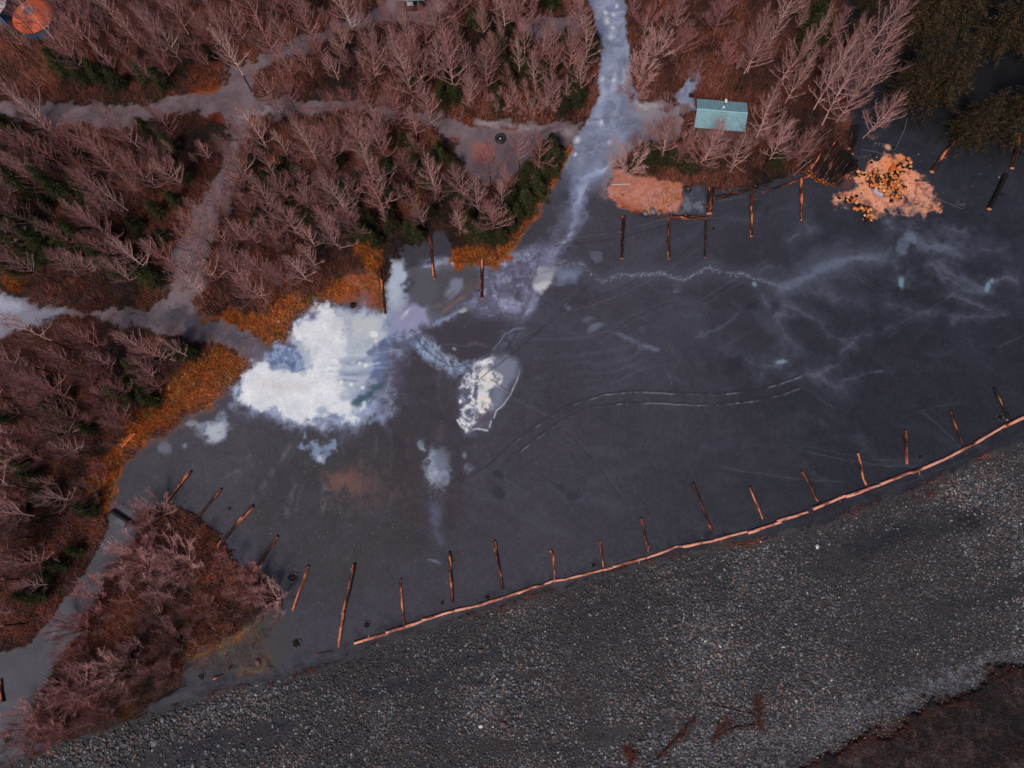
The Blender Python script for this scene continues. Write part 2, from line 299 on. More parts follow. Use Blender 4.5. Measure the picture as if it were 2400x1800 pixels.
over(nR*np.clip(.2+nC*2.2, 0, 1)*.2, (98, 98, 114)); over(nR2*np.clip(nT2*2.2, 0, 1)*.15, (106, 104, 118)); over(np.clip(-nF*2, 0, 1)*.22, (48, 46, 54)); over(np.clip(nF*2, 0, 1)*.16, (104, 102, 110))
pp([(1985, -80), (3000, -80), (3000, 330), (2330, 360), (2250, 330), (2130, 300), (2050, 260), (1990, 160)], (26, 25, 29), .85, 50, 14)  # shade under the big spruces, painted into the ground colour
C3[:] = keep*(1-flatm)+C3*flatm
# --- tracks
MR = mask_poly(ROAD, 4, 5); MP = np.maximum(mask_poly(PATHW, 6, 12), mask_poly(CLEAR2, 4, 5)); MS = mask_poly(PATHS, 4, 6)
over(MP, (122, 106, 111)); over(MP*np.clip(nT*2.2+.1, 0, 1)*.5, (150, 134, 138)); over(MP*np.clip(-nT2*2.5, 0, 1)*.6, (92, 78, 84)); over(MP*nR2*.35, (142, 128, 134)); over(MP*np.clip(-nT*2.4-.1, 0, 1)*.6, (84, 56, 54))
over(MS, (88, 86, 94)); over(MS*np.clip(nT2*2.5, 0, 1)*.6, (112, 110, 120)); over(MS*np.clip(-nT*2, 0, 1)*.5, (68, 66, 76))
MRf = MR*sst(470, 330, PY); over(MRf, (130, 137, 160)); over(MRf*np.clip(nT*2.6+.1, 0, 1)*.7, (176, 186, 212)); over(MRf*nR2*.5, (178, 187, 210)); over(MRf*np.clip(-nC*2, 0, 1)*.4, (100, 100, 116)); over(MRf*np.clip(-nT2*3, 0, 1)*.6, (98, 98, 114))
# diagonal road + left ice
st(R4([(850, 410), (1200, 400), (1500, 520), (1800, 640)]), 52, (78, 74, 86), .95, 12, 5)
pp(R4([(-700, 120), (0, 230), (250, 300), (420, 360), (400, 420), (100, 470), (0, 540), (-700, 700)]), (142, 144, 160), .85, 12, 8)
pp(R4([(-300, 200), (0, 250), (150, 330), (0, 380), (-300, 400)]), (190, 195, 215), .6, 12, 8)
# gravelly clearing with the tyre, ditch strips, hut apron
pp(R2([(560, 830), (740, 900), (1000, 880), (1400, 900), (1250, 960), (1150, 1060), (1060, 1200), (900, 1190), (770, 1100), (750, 950)]), (122, 106, 112), .8, 8, 6)
pp(R2([(840, 930), (960, 930), (1000, 1020), (930, 1060), (850, 1040)]), (162, 104, 96), .8, 5, 3)
pp(R2([(800, 790), (1000, 780), (1400, 810), (1540, 830), (1500, 900), (1200, 870), (900, 850)]), (178, 170, 174), .55, 6, 8, (.1, 2.5))
st(R2([(820, 790), (900, 830), (960, 835)]), 12, (96, 40, 26), .9, 2, 5); st(R2([(1040, 840), (1130, 835)]), 10, (96, 42, 26), .9, 2, 5); st(R2([(640, 700), (760, 790), (870, 780)]), 8, (100, 48, 32), .8, 2, 5)
st(R1([(1640, 640), (1700, 670), (1760, 640), (1900, 690), (2212, 700)]), 3, (110, 50, 34), .7, 2, 6)
pp(R1([(1340, 730), (1420, 735), (1470, 780), (1450, 815), (1360, 800)]), (104, 44, 28), .95, 3, 5)
pp(R1([(1250, 560), (1400, 510), (1440, 560), (1380, 610), (1240, 615)]), (140, 68, 34), .9, 6, 6)
pp(R1([(1230, 420), (1420, 400), (1420, 560), (1240, 600)]), (128, 62, 36), .8, 10, 8)
pp(R1([(1760, 580), (2000, 560), (2212, 600), (2212, 640), (1950, 610), (1780, 615)]), (66, 62, 70), .9, 4, 5)
pp(R2([(0, 600), (130, 600), (350, 640), (600, 680), (600, 710), (300, 670), (0, 640)]), (64, 62, 70), .9, 4, 5)
pp(R2([(300, 30), (700, 20), (680, 90), (600, 160), (350, 120)]), (150, 122, 124), .8, 8, 6)
bl(980+35, 52, 11, 8, (170, 162, 172), .8)
st(R1([(1480, 760), (1600, 760), (1750, 690)]), 14, (188, 178, 198), .6, 5, 6, (.1, 3)); st(R1([(1700, 420), (1900, 340)]), 18, (150, 146, 158), .5, 5, 6)
# main road ice, marks
pp(R2([(1820, 430), (1870, 430), (1880, 600), (1820, 600)]), (190, 196, 214), .75, 6, 4, (.2, 2)); st(R2([(1690, 500), (1680, 640)]), 18, (176, 184, 206), .7, 5, 5); st(R2([(1770, 480), (1760, 560)]), 14, (180, 188, 210), .7, 5, 5)
for x, y, r in ((1780, 45, 6), (1715, 85, 7), (1765, 100, 6), (1722, 140, 9), (1762, 180, 7), (1752, 238, 8), (1680, 800, 8), (1740, 925, 6), (1530, 905, 8), (1520, 1000, 5), (1690, 515, 5), (1765, 515, 6)):
    bl(*R2([(x, y)])[0], r, r*1.1, (176, 180, 198), .75, 0, 3); bl(*R2([(x, y)])[0], r*.55, r*.6, (214, 212, 212), .8, 0, 3)
st(R2([(1650, 210), (1750, 230), (1850, 300)]), 9, (160, 168, 194), .6, 4, 3)
st(R2([(1600, 780), (1750, 760), (1880, 740)]), 6, (96, 94, 106), .5, 3, 4); st(R2([(1680, 960), (1850, 880), (1940, 840)]), 26, (140, 150, 180), .5, 8, 5)
pp(R2([(1860, 660), (2212, 680), (2200, 760), (2150, 850), (1950, 860), (1930, 760)]), (150, 138, 142), .8, 14, 8); pp(RS([(900, 520), (1080, 560), (1050, 700), (880, 770), (700, 740), (760, 600)]), (152, 116, 112), .8, 10, 8)
st(R2([(1900, 660), (1960, 700), (2100, 690)]), 12, (184, 178, 182), .6, 5, 5)
# flow of frost down the road
st(R2([(1850, 880), (1750, 1040), (1620, 1130), (1560, 1200), (1560, 1300), (1540, 1440), (1480, 1560), (1380, 1659)])+R5([(520, 60)]), 30, (150, 162, 196), .95, 12, 9); st(R2([(1780, 1010), (1620, 1130), (1560, 1200), (1555, 1300), (1530, 1440), (1480, 1560), (1380, 1659)])+R5([(520, 60)]), 9, (200, 208, 230), .9, 3, 9, None, .2)
st(R2([(1720, 1060), (1600, 1170), (1570, 1260)]), 8, (196, 204, 226), .8, 3, 7); st(R2([(1330, 1480), (1260, 1580), (1200, 1640)]), 10, (128, 128, 150), .6, 5, 8); st(R5([(1400, 20), (1330, 120), (1250, 260), (1200, 380)]), 10, (176, 182, 206), .75, 4, 9)
st(R2([(1500, 1420), (1380, 1600)])+R5([(1280, 120), (1150, 300)]), 70, (112, 112, 134), .85, 26, 9)
CF = R5([(900, 20), (1050, -40), (1400, -60), (1420, 60), (1280, 220), (1150, 380), (1040, 400), (900, 370), (820, 300), (720, 360), (640, 400), (560, 480), (430, 480), (320, 400), (300, 340), (440, 260), (560, 330), (700, 330), (860, 240)])
pp(CF, (108, 106, 128), .85, 22, 14); cfm = mask_poly(CF, 18, 14); over(cfm*np.clip(nT*3.2+.1, 0, 1)*.85, (166, 170, 198)); over(cfm*nR3*.3, (142, 144, 172)); over(cfm*sst(.4, .9, nR2)*.5, (84, 80, 96)); over(cfm*np.clip(-nT*3-.15, 0, 1)*.7, (78, 72, 84)); over(cfm*np.clip(nF*4-.3, 0, 1)*.6, (190, 194, 212)); over(cfm*sst(.7, 1, nR3)*np.clip(nT*4, 0, 1)*.6, (176, 180, 204))
pp(R5([(450, 60), (640, 40), (860, 60), (860, 220), (700, 330), (560, 400), (460, 260)]), (92, 90, 96), .8, 14, 10)
pp(RS([(0, 980), (200, 980), (260, 1180), (60, 1400), (0, 1450)]), (130, 136, 160), .5, 20, 8)
pp(RS([(370, 700), (600, 800), (440, 950), (330, 1150), (350, 1320), (250, 1280), (250, 1000)]), (150, 132, 134), .7, 12, 8)
# pink soil
MPK = mask_poly(PINK, 5, 7); pp(PINK, (196, 142, 128), .97, 6, 7); pp(PINK, (214, 122, 88), .8, 8, 9, (-.05, 4)); pp(PINK, (150, 118, 114), .6, 8, 9, (-.25, 4))
st(RS([(380, 1300), (480, 1380), (620, 1440), (760, 1470), (900, 1450)]), 12, (165, 78, 40), .85, 4, 6, (.1, 3)); st(RS([(850, 1200), (1000, 1200), (1020, 1350), (900, 1400)]), 24, (175, 100, 55), .8, 6, 6, (.1, 3))
st(RS([(400, 1080), (380, 1000), (480, 900), (600, 810)]), 16, (160, 90, 70), .8, 5, 6, (.2, 3))
pp(RS([(1060, 1200), (1200, 1180), (1260, 1300), (1250, 1470), (980, 1450), (1050, 1320)]), (76, 78, 90), .95, 4, 5, None); pp(RS([(1060, 1200), (1200, 1180), (1260, 1300), (1250, 1470), (980, 1450), (1050, 1320)]), (120, 122, 136), .8, 4, 5, (-.25, 5))
for x, y, rx, ry in ((1760, 1350, 9, 11), (1850, 1440, 5, 11), (1740, 1400, 5, 5), (650, 1480, 12, 7)): bl(*RS([(x, y)])[0], rx, ry, (50, 50, 58), .8, 20, 3)
st(RS([(1300, 1500), (1420, 1490), (1640, 1510)]), 2.5, (90, 90, 104), .5, 2, 3); st(RS([(1380, 1330), (1560, 1290), (1660, 1280)]), 4, (100, 100, 116), .5, 2, 3)
# orange grass ground
for g in (GRASSA, GRASSB, GRASSC):
    pp(g, (158, 78, 30), .95, 8, 15); pp(g, (190, 96, 32), .75, 5, 8, (.05, 4)); pp(g, (66, 56, 20), .85, 5, 12, (-.2, 5)); pp(g, (178, 112, 78), .5, 8, 14, (-.35, 5))
pp(R5([(20, 130), (140, 60), (250, 120), (280, 350), (190, 380), (80, 400), (0, 300)]), (160, 98, 84), .8, 8, 8, (.2, 3))
pp(R4([(1180, 900), (1400, 830), (1440, 900), (1300, 980), (1180, 1000)]), (196, 100, 62), .7, 8, 8)
st(R4([(1000, 1180), (1180, 1040), (1400, 930), (1540, 800), (1640, 710)]), 26, (128, 98, 92), .7, 12, 12, (.2, 3)); st(R4([(740, 1500), (820, 1330), (1000, 1180)]), 20, (112, 90, 88), .6, 10, 12, (.1, 3)); st(R4([(1850, 540), (1880, 430), (1960, 380), (2080, 310), (2212, 265)]), 16, (150, 112, 100), .7, 8, 10, (.1, 3)); st([(1183, 604), (1216, 560), (1258, 500), (1304, 430), (1338, 356)], 8, (150, 100, 84), .6, 5, 6)
bl(*R4([(2010, 280)])[0], 20, 16, (60, 62, 20), .8, -30); bl(*R4([(1130, 790)])[0], 10, 8, (58, 66, 20), .8)
pp(R4([(20, 110), (60, 80), (180, 120), (150, 240), (60, 230), (20, 190)]), (128, 66, 26), .95, 4, 5); pp(R4([(150, 200), (400, 270), (380, 340), (220, 300)]), (110, 92, 96), .7, 5, 5)
pp(R2([(1150, 600), (1300, 560), (1340, 680), (1200, 760), (1130, 700)]), (150, 76, 34), .8, 8, 8)
pp(R7([(840, 240), (1000, 170), (1010, 330), (900, 400), (840, 330)]), (112, 50, 26), .9, 6, 6)
pp(R7([(1200, 900), (1500, 800), (1620, 680), (1750, 700), (1770, 900), (1740, 1060), (1640, 1090), (1400, 960)]), (112, 82, 56), .8, 10, 9, (.2, 2)); pp(R7([(1400, 900), (1600, 800), (1700, 740), (1740, 900), (1480, 950)]), (150, 92, 40), .5, 10, 8, (0, 4))
st(R7([(420, 1000), (500, 820), (560, 720), (620, 700)]), 18, (150, 84, 48), .8, 5, 6, (.1, 3)); bl(*R7([(545, 785)])[0], 14, 6, (150, 160, 176), .8)
pp(R7([(1180, 930), (1400, 860), (1560, 760), (1700, 660), (1860, 600), (1860, 900), (1800, 1100), (1180, 1130)]), (74, 72, 76), .8, 10, 10); st(R7([(1240, 910), (1400, 880), (1560, 790), (1680, 700)]), 30, (146, 96, 48), .8, 10, 12, (.1, 3)); st(R7([(1740, 900), (1700, 1000), (1560, 1060)]), 14, (128, 88, 56), .7, 6, 10, (.1, 3))
# path lower-left details
st(R7([(770, 60), (870, 130), (820, 260), (740, 360)]), 18, (128, 132, 152), .6, 7, 6, (.1, 3)); st(R7([(380, 720), (300, 880), (270, 940)]), 10, (120, 122, 136), .6, 5, 4); bl(*R7([(200, 1520)])[0], 30, 12, (120, 124, 144), .7, -20)
st(R7([(520, 370), (430, 500)]), 10, (70, 70, 92), .6, 5, 4)
# sawdust
pp(SAWDUST, (190, 122, 98), .8, 9, 26, (.15, 5)); pp(SAWDUST, (222, 150, 120), .95, 5, 18, (.6, 3)); sdm = mask_poly(SAWDUST, 5, 15); over(sdm*np.clip(nT*3, 0, 1)*.7, (248, 168, 112)); over(sdm*np.clip(-nF*4-.2, 0, 1)*.8, (158, 88, 68)); over(sdm*nR3*.5, (246, 190, 164)); over(sdm*np.clip(-nT2*3-.25, 0, 1)*.6, (130, 92, 90))
pp(RF([(930, 475), (1060, 460), (1130, 520), (1080, 600), (930, 620), (880, 560)]), (240, 150, 96), .8, 6, 5)
pp(RF([(730, 700), (880, 820), (860, 860), (760, 790), (690, 720)]), (120, 118, 134), .8, 4, 4); bl(*RF([(840, 800)])[0], 14, 6, (215, 198, 210), .8, 25)
bl(*RF([(560, 700)])[0], 16, 10, (110, 70, 66), .8, -50)
for x, y in ((470, 860), (940, 385)): bl(*RF([(x, y)])[0], 7, 6, (225, 170, 150), .9, 0, 3)
# --- white ice
iceP = mask_poly(ICE1, 8, 12)
HALO = D([(490, 830), (600, 735), (680, 655), (830, 660), (900, 690), (850, 780), (850, 870), (830, 915), (740, 920), (650, 930), (560, 895), (500, 880)])
pp(HALO, (112, 114, 140), .8, 34, 24); pp(HALO, (156, 170, 198), .8, 18, 18, (.1, 4.5)); over(mask_poly(HALO, 14, 14)*nR2*.6, (176, 188, 212))
pp(ICE1, (186, 194, 206), .95, 12, 16)
def RI(p): return Z1(469, 562, 2.765, p)
pp(RI([(880, 420), (1000, 500), (1180, 470), (1220, 560), (1190, 660), (1100, 760), (1090, 900), (1000, 1020), (930, 1000), (890, 800)]), (186, 192, 202), .9, 10, 8); over(iceP*nR3*.35, (200, 208, 220)); over(iceP*np.clip(-nT*2.4, 0, 1)*.4, (136, 146, 172))
WH = RI([(740, 440), (860, 420), (885, 500), (900, 650), (915, 760), (905, 900), (960, 1000), (985, 1140), (900, 1125), (820, 1060), (760, 1090), (700, 1190), (560, 1150), (500, 1070), (420, 1050), (300, 1060), (225, 1000), (250, 900), (350, 830), (450, 830), (560, 880), (640, 870), (700, 800), (700, 650), (610, 640), (600, 560), (680, 560), (750, 520)])
pp(WH, (214, 218, 224), .9, 16, 22); pp(WH, (234, 235, 237), 1, 14, 18, (.5, 2)); pp(RI([(1000, 500), (1150, 490), (1190, 580), (1100, 640), (980, 620)]), (206, 208, 208), .75, 12, 10); whm = mask_poly(WH, 14, 18); over(whm*np.clip(nT*2.4, 0, 1)*.9, (252, 252, 250)); over(whm*np.clip(-nT2*3.2-.05, 0, 1)*.75, (192, 194, 200)); over(whm*nR3*.25, (200, 206, 216)); over(whm*np.clip(-nF*3-.3, 0, 1)*.5, (210, 214, 222))
pp(RI([(1170, 680), (1240, 600), (1220, 800), (1180, 900), (1110, 880), (1110, 780)]), (104, 118, 152), .85, 8, 8)
pp(RG([(0, 1020), (300, 1030), (560, 1080), (500, 1170), (250, 1180), (50, 1120)]), (205, 200, 200), .5, 14, 8, (.1, 3))
pp(R4([(1780, 560), (1930, 560), (1940, 640), (1960, 720), (1900, 760), (1760, 700), (1740, 640)]), (112, 130, 166), .9, 8, 12); bb = mask_poly(R4([(1780, 560), (1930, 560), (1940, 640), (1960, 720), (1900, 760), (1760, 700), (1740, 640)]), 8, 12); over(bb*nR3*.7, (186, 200, 222)); over(bb*np.clip(-nT*3, 0, 1)*.7, (76, 90, 124)); st(R4([(1780, 570), (1880, 640), (1950, 660)]), 9, (170, 184, 208), .8, 4, 4, (.1, 4)); st(R4([(1760, 650), (1850, 690), (1940, 740)]), 6, (80, 96, 128), .7, 3, 4, (.1, 4)); st(R4([(1830, 555), (1920, 590)]), 10, (78, 84, 108), .7, 4, 3)
pp(RI([(980, 1060), (1040, 1000), (1140, 940), (1200, 930), (1190, 970), (1120, 1030), (1040, 1080)]), (74, 94, 110), .9, 8, 6); st(RG([(1020, 1330), (1060, 1260)]), 10, (226, 230, 232), .9, 3, 3)
st(RG([(820, 850), (1000, 850), (1250, 780)]), 10, (124, 136, 166), .5, 5, 3); st(RG([(830, 960), (1000, 970), (1100, 940)]), 12, (128, 142, 172), .5, 5, 3); [st(RG([(700, y), (1000, y-10), (1350, y-50)]), 5, (178, 188, 212), .6, 3, 4, (.1, 4)) for y in (830, 900, 950, 1010)]; [st(RG([(820, y), (1050, y-6), (1300, y-34)]), 4, (112, 122, 152), .6, 3, 4, (.1, 4)) for y in (870, 980, 1040)]; st(RG([(640, 800), (1000, 795), (1400, 750)]), 3.5, (214, 218, 226), .8, 2, 2); st(RG([(900, 920), (1200, 880)]), 4, (190, 202, 220), .8, 2, 2)
st(RG([(1100, 780), (1270, 640)]), 12, (104, 116, 150), .8, 5, 4)
for x, y, r in ((1165, 655, 4), (830, 1060, 6), (930, 1080, 5), (1035, 1110, 4), (1060, 900, 5), (1000, 880, 4), (1150, 590, 8), (215, 478, 3)): bl(*RG([(x, y)])[0], r, r, (236, 236, 232), .9, 0, 2)
pp(RG([(1180, 650), (1350, 700), (1480, 1150), (1350, 1350), (1150, 1450), (1200, 1200), (1240, 1000)]), (96, 92, 112), .7, 14, 10, (.1, 3)); st(RG([(1100, 1470), (1280, 1380), (1300, 1300)]), 14, (146, 160, 188), .8, 6, 6, (.1, 3))
# soft pale column and the flows right of it
pp(R5([(330, 20), (400, 10), (440, 90), (410, 200), (430, 300), (380, 360), (300, 370), (290, 200)]), (168, 178, 196), .95, 9, 8); pp(R5([(330, 20), (400, 10), (430, 90), (390, 200), (360, 300), (310, 280), (310, 120)]), (188, 198, 212), .7, 10, 6)
pp(R5([(300, 370), (430, 300), (540, 330), (560, 430), (430, 480), (330, 470)]), (156, 156, 184), .9, 8, 9); st(R5([(390, 400), (430, 350)]), 8, (214, 214, 216), .8, 3, 4)
pp(R5([(440, 60), (560, 60), (620, 240), (560, 400), (450, 250)]), (98, 98, 108), .7, 10, 8)
st(R5([(450, 530), (520, 600), (620, 680), (740, 745), (800, 720)]), 30, (128, 142, 174), .95, 9, 8); cfm2 = mask_poly(R5([(400, 480), (520, 500), (640, 600), (820, 690), (980, 640), (940, 700), (800, 770), (640, 760), (540, 680)]), 10, 10); over(cfm2*nR3*.8, (176, 190, 212)); over(cfm2*np.clip(-nT*3-.1, 0, 1)*.7, (84, 84, 104)); st(R5([(440, 500), (540, 610), (700, 720), (820, 700), (900, 670)]), 2.6, (56, 54, 64), .7, 1.5, 5)
st(R5([(590, 450), (700, 390), (800, 330)]), 9, (150, 166, 196), .8, 4, 5); bl(*R5([(795, 345)])[0], 12, 7, (222, 216, 218), .95, -15, 4); st(R5([(430, 530), (500, 490)]), 5, (196, 196, 208), .8, 2, 3)
pp(R5([(700, 150), (770, 160), (780, 220), (690, 290), (660, 270)]), (146, 152, 176), .7, 8, 6); st(R5([(620, 340), (760, 260), (890, 150)]), 22, (128, 106, 96), .6, 6, 5, (.2, 3)); st(R5([(660, 360), (800, 260), (880, 180)]), 5, (176, 112, 78), .5, 3, 3)
st(R5([(640, 310), (730, 230)]), 5, (90, 84, 84), .5, 2, 3)
pp(R5([(1280, 70), (1390, 60), (1370, 170), (1310, 240), (1250, 200)]), (216, 214, 216), .9, 7, 6); pp(R5([(1390, 80), (1560, 60), (1520, 150), (1400, 180)]), (140, 152, 180), .8, 12, 8); st(R5([(1300, 230), (1240, 320), (1210, 360)]), 16, (158, 166, 192), .7, 6, 6, (.1, 3))
st(R5([(820, 300), (900, 300), (950, 370), (1060, 390), (1120, 340)]), 22, (140, 146, 172), .7, 8, 8, (.05, 4)); st(R5([(1180, 400), (1220, 395)]), 9, (176, 180, 192), .8, 3, 4, (.2, 3))
pp(R5([(1190, 455), (1210, 470), (1150, 560), (1070, 620), (990, 610), (1060, 500)]), (104, 116, 140), .6, 10, 12, (.1, 4)); st(R5([(990, 600), (1060, 510), (1130, 470), (1200, 460)]), 3, (160, 172, 192), .5, 2, 3); st(R5([(1080, 590), (1150, 480)]), 2.5, (60, 62, 72), .7, 1.5, 3)
pp(R5([(540, 500), (700, 420), (1050, 420), (950, 600), (850, 660), (700, 600)]), (72, 64, 76), .7, 14, 8)
bl(*R5([(740, 590)])[0], 5, 4, (170, 170, 186), .8); st(R5([(660, 570), (860, 570)]), 4, (100, 94, 108), .6, 3, 4); st(R5([(840, 550), (940, 580)]), 8, (120, 112, 126), .5, 4, 5)
# the puddle
pp(PUD, (112, 116, 136), .8, 12, 9); pp(R5([(980, 650), (1080, 650), (1135, 690), (1155, 750), (1145, 800), (1095, 900), (1000, 995), (960, 860), (1000, 760)]), (136, 139, 156), .8, 16, 6); pudl = mask_poly(R5([(830, 760), (900, 690), (990, 650), (1000, 700), (950, 740), (1060, 790), (1050, 840), (950, 870), (1000, 950), (960, 1020), (850, 1090), (820, 1130), (750, 1080), (780, 980), (780, 850)]), 4, 7); pp(R5([(850, 700), (1000, 650), (980, 700), (900, 740), (800, 800)]), (150, 160, 186), .7, 6, 9, (.1, 4)); pp(R5([(830, 770), (960, 650), (1010, 660), (960, 720), (1060, 790), (1050, 830), (960, 870), (990, 950), (960, 1010), (880, 1060), (840, 1110), (770, 1080), (780, 980), (780, 850)]), (206, 204, 206), .9, 5, 7, (.12, 4))
over(pudl*nR3, (240, 240, 240)); over(pudl*np.clip(nT*3, 0, 1)*.8, (228, 228, 230)); over(pudl*np.clip(-nF*4-.2, 0, 1)*.8, (112, 116, 136)); pp(R5([(900, 740), (1020, 760), (1050, 830), (960, 850), (880, 800)]), (230, 222, 212), .85, 5, 7, (.1, 5)); pp(R5([(880, 900), (980, 920), (950, 1010), (860, 1010)]), (234, 222, 206), .9, 4, 6, (.2, 4)); pp(R5([(800, 900), (870, 900), (840, 1060), (780, 1060)]), (110, 116, 136), .6, 5, 5, (-.1, 5))
pp(R5([(880, 1030), (980, 1010), (970, 1090), (870, 1085)]), (100, 88, 100), .8, 6, 5)
st(R5([(1110, 660), (1135, 690), (1156, 750)]), 2.2, (170, 174, 186), .6, 1.2, 1); st(R5([(1156, 750), (1145, 800), (1100, 900), (1050, 965), (1005, 1000), (990, 1050)]), 2.6, (206, 208, 214), .9, 1.2, 1); st(R5([(972, 1070), (958, 1110)]), 2.6, (220, 220, 222), .9, 1.2, 1); st(R5([(750, 1060), (770, 1100), (820, 1133), (880, 1118), (945, 1130)]), 4, (226, 226, 228), .95, 1.5, 2)
# scattered pale spots of the flat
for x, y, rx, ry, an, c, a in ((620, 1400, 20, 40, 5, (196, 210, 226), .9), (600, 1330, 14, 26, -8, (170, 186, 208), .8), (645, 1350, 16, 34, 8, (120, 128, 152), .7), (530, 1225, 7, 14, -15, (160, 178, 198), .9), (650, 1440, 12, 22, 20, (150, 158, 186), .7), (820, 1385, 8, 7, 0, (150, 156, 180), .7), (808, 1290, 4, 10, 0, (140, 146, 170), .7), (860, 1235, 5, 4, 0, (160, 160, 176), .6),
                            (1630, 460, 20, 10, -20, (124, 132, 156), .7), (1480, 320, 8, 8, 0, (126, 132, 156), .7), (1600, 400, 10, 10, 0, (110, 114, 134), .6), (1960, 480, 6, 8, 0, (110, 116, 136), .6), (2170, 220, 6, 5, 0, (140, 146, 166), .8), (2175, 180, 6, 5, 0, (120, 126, 146), .7), (1650, 5, 6, 9, 0, (150, 160, 190), .8), (1100, 280, 5, 6, 0, (170, 170, 190), .8), (1080, 210, 7, 4, 30, (160, 164, 190), .7)):
    bl(*R5([(x, y)])[0], rx*1.25, ry*1.2, tuple(int(v*.45+42) for v in c), a*.7, an, 8); bl(*R5([(x, y)])[0], rx*.95, ry*.95, c, a*.95, an, 9, (.3, 3))
st(R5([(1790, 510), (1860, 530), (1930, 590), (2050, 605)]), 9, (126, 134, 158), .7, 5, 5); st(R5([(1200, 545), (1500, 530), (1700, 500), (1880, 530)]), 5, (96, 96, 112), .5, 4, 5)
for y in (640, 700, 760, 820): st(R5([(1250, y+30), (1500, y), (1750, y-20), (1950, y-90)]), 6, (96, 96, 114), .45, 5, 8)
st(R5([(640, 1560), (620, 1700), (600, 1659)]), 22, (104, 110, 134), .6, 10, 6); st(R8([(580, -40), (600, 60), (650, 200)]), 20, (96, 100, 124), .7, 9, 6); st(R8([(570, 310), (620, 320), (640, 335)]), 6, (140, 148, 172), .7, 3, 3)
st(R5([(640, 780), (630, 900), (660, 1000), (640, 1160), (620, 1180)]), 12, (108, 96, 112), .6, 6, 5); st(R5([(560, 950), (630, 900)]), 10, (104, 102, 126), .6, 5, 5)
pp(R4([(1960, 1230), (1990, 1160), (2010, 1240), (2100, 1250), (2160, 1190), (2180, 1230), (2110, 1290), (2120, 1330), (2070, 1335), (2040, 1270), (1945, 1275)]), (150, 166, 198), .8, 8, 14); bl(*R4([(2090, 1310)])[0], 9, 8, (200, 208, 220), .8)
pp(R4([(1200, 1080), (1350, 1080), (1430, 1030), (1470, 1100), (1420, 1190), (1370, 1210), (1300, 1150)]), (150, 158, 178), .8, 12, 14); bl(*R4([(1380, 1130)])[0], 20, 16, (206, 210, 218), .7, 0, 8); bl(*R4([(1200, 1230)])[0], 6, 7, (150, 160, 180), .7); bl(*R4([(1060, 1240)])[0], 16, 12, (130, 136, 150), .7, 40); bl(*R4([(1230, 1080)])[0], 14, 10, (160, 162, 172), .7)
pp(R4([(2100, 1400), (2300, 1330), (2600, 1450), (2700, 1500), (2400, 1640), (2250, 1720), (2120, 1560)]), (112, 84, 82), .55, 30, 16, (.0, 3)); pp(R4([(2120, 1420), (2280, 1360), (2330, 1500), (2240, 1620), (2130, 1540)]), (142, 98, 88), .6, 20, 14, (.1, 3.5))
# branching frost on the right half
FR = (112, 118, 134)
frr = mask_poly([(1380, 620), (1700, 560), (2000, 520), (2600, 540), (2600, 800), (2000, 920), (1500, 900), (1250, 760)], 60, 14)*MF
over(frr*sst(.15, 1, nR)*np.clip(.5+nC*3, 0, 1)*.3, (92, 96, 112)); over(frr*np.clip(nT2*2.2, 0, 1)*.35, (84, 86, 102))
rs_ = random.Random(4)
for _ in range(46):
    x0, y0 = rs_.uniform(1000, 2350), rs_.uniform(560, 1150)
    if not inpoly(x0, y0, FLAT): continue
    a0 = math.radians(rs_.choice((-18, 12, 30, -30))+rs_.uniform(-12, 12)); L0 = rs_.uniform(120, 380); cv = rs_.uniform(-.5, .5); ps = []
    for k in range(6): ps.append((x0, y0)); a0 += cv/5; x0 += math.cos(a0)*L0/5; y0 += math.sin(a0)*L0/5
    if rs_.random() < .6: st(ps, rs_.uniform(8, 26), rs_.choice(((92, 92, 104), (90, 92, 106), (46, 46, 56))), rs_.uniform(.15, .38), 8, 12)
    else:
        for dd in (0, 14): st([(x+dd*.3, y+dd) for x, y in ps], 2.4, rs_.choice(((46, 44, 54), (100, 98, 108))), rs_.uniform(.3, .55), 1.5, 2)
st(R5([(1230, 130), (1380, 80), (1450, 40), (1560, 60), (1600, 110), (1700, 170), (1800, 130), (2000, 120), (2090, 110), (2212, 150)])+R6([(60, 130), (180, 75), (270, 120), (400, 120), (520, 155), (640, 195), (740, 195), (850, 110), (1000, 40), (1100, 10), (1250, 15)]), 5, (130, 136, 152), .6, 4, 5, None, .2); vd = dline(PX+nE*6, PY, R5([(1230, 130), (1380, 80), (1450, 40), (1560, 60), (1600, 110), (1700, 170), (1800, 130), (2000, 120), (2090, 110), (2212, 150)])+R6([(60, 130), (180, 75), (270, 120), (400, 120), (520, 155), (640, 195), (740, 195), (850, 110), (1000, 40), (1100, 10), (1250, 15)])); over(sst(9, 2, vd)*(nG > .3)*.75, (196, 200, 210)); over(sst(34, 8, vd)*.4, (92, 94, 110))
st(R5([(1400, 60), (1500, 40), (1600, 120)]), 3, (70, 66, 70), .7, 2, 4)
st(R6([(640, 200), (900, 90), (1100, 10)])+R3([(1300, 1659), (1400, 1540), (1480, 1490), (1600, 1600), (1740, 1620)]), 60, (90, 93, 108), .7, 36, 12); st(R6([(640, 200), (900, 90), (1100, 10)])+R3([(1300, 1659), (1400, 1540), (1480, 1490), (1600, 1600), (1740, 1620)]), 14, (108, 116, 136), .75, 10, 10, None, .25); bl(*R3([(1500, 1540)])[0], 20, 10, (130, 142, 162), .7, 40); bl(*R3([(1430, 1600)])[0], 12, 22, (124, 138, 160), .6, 10)
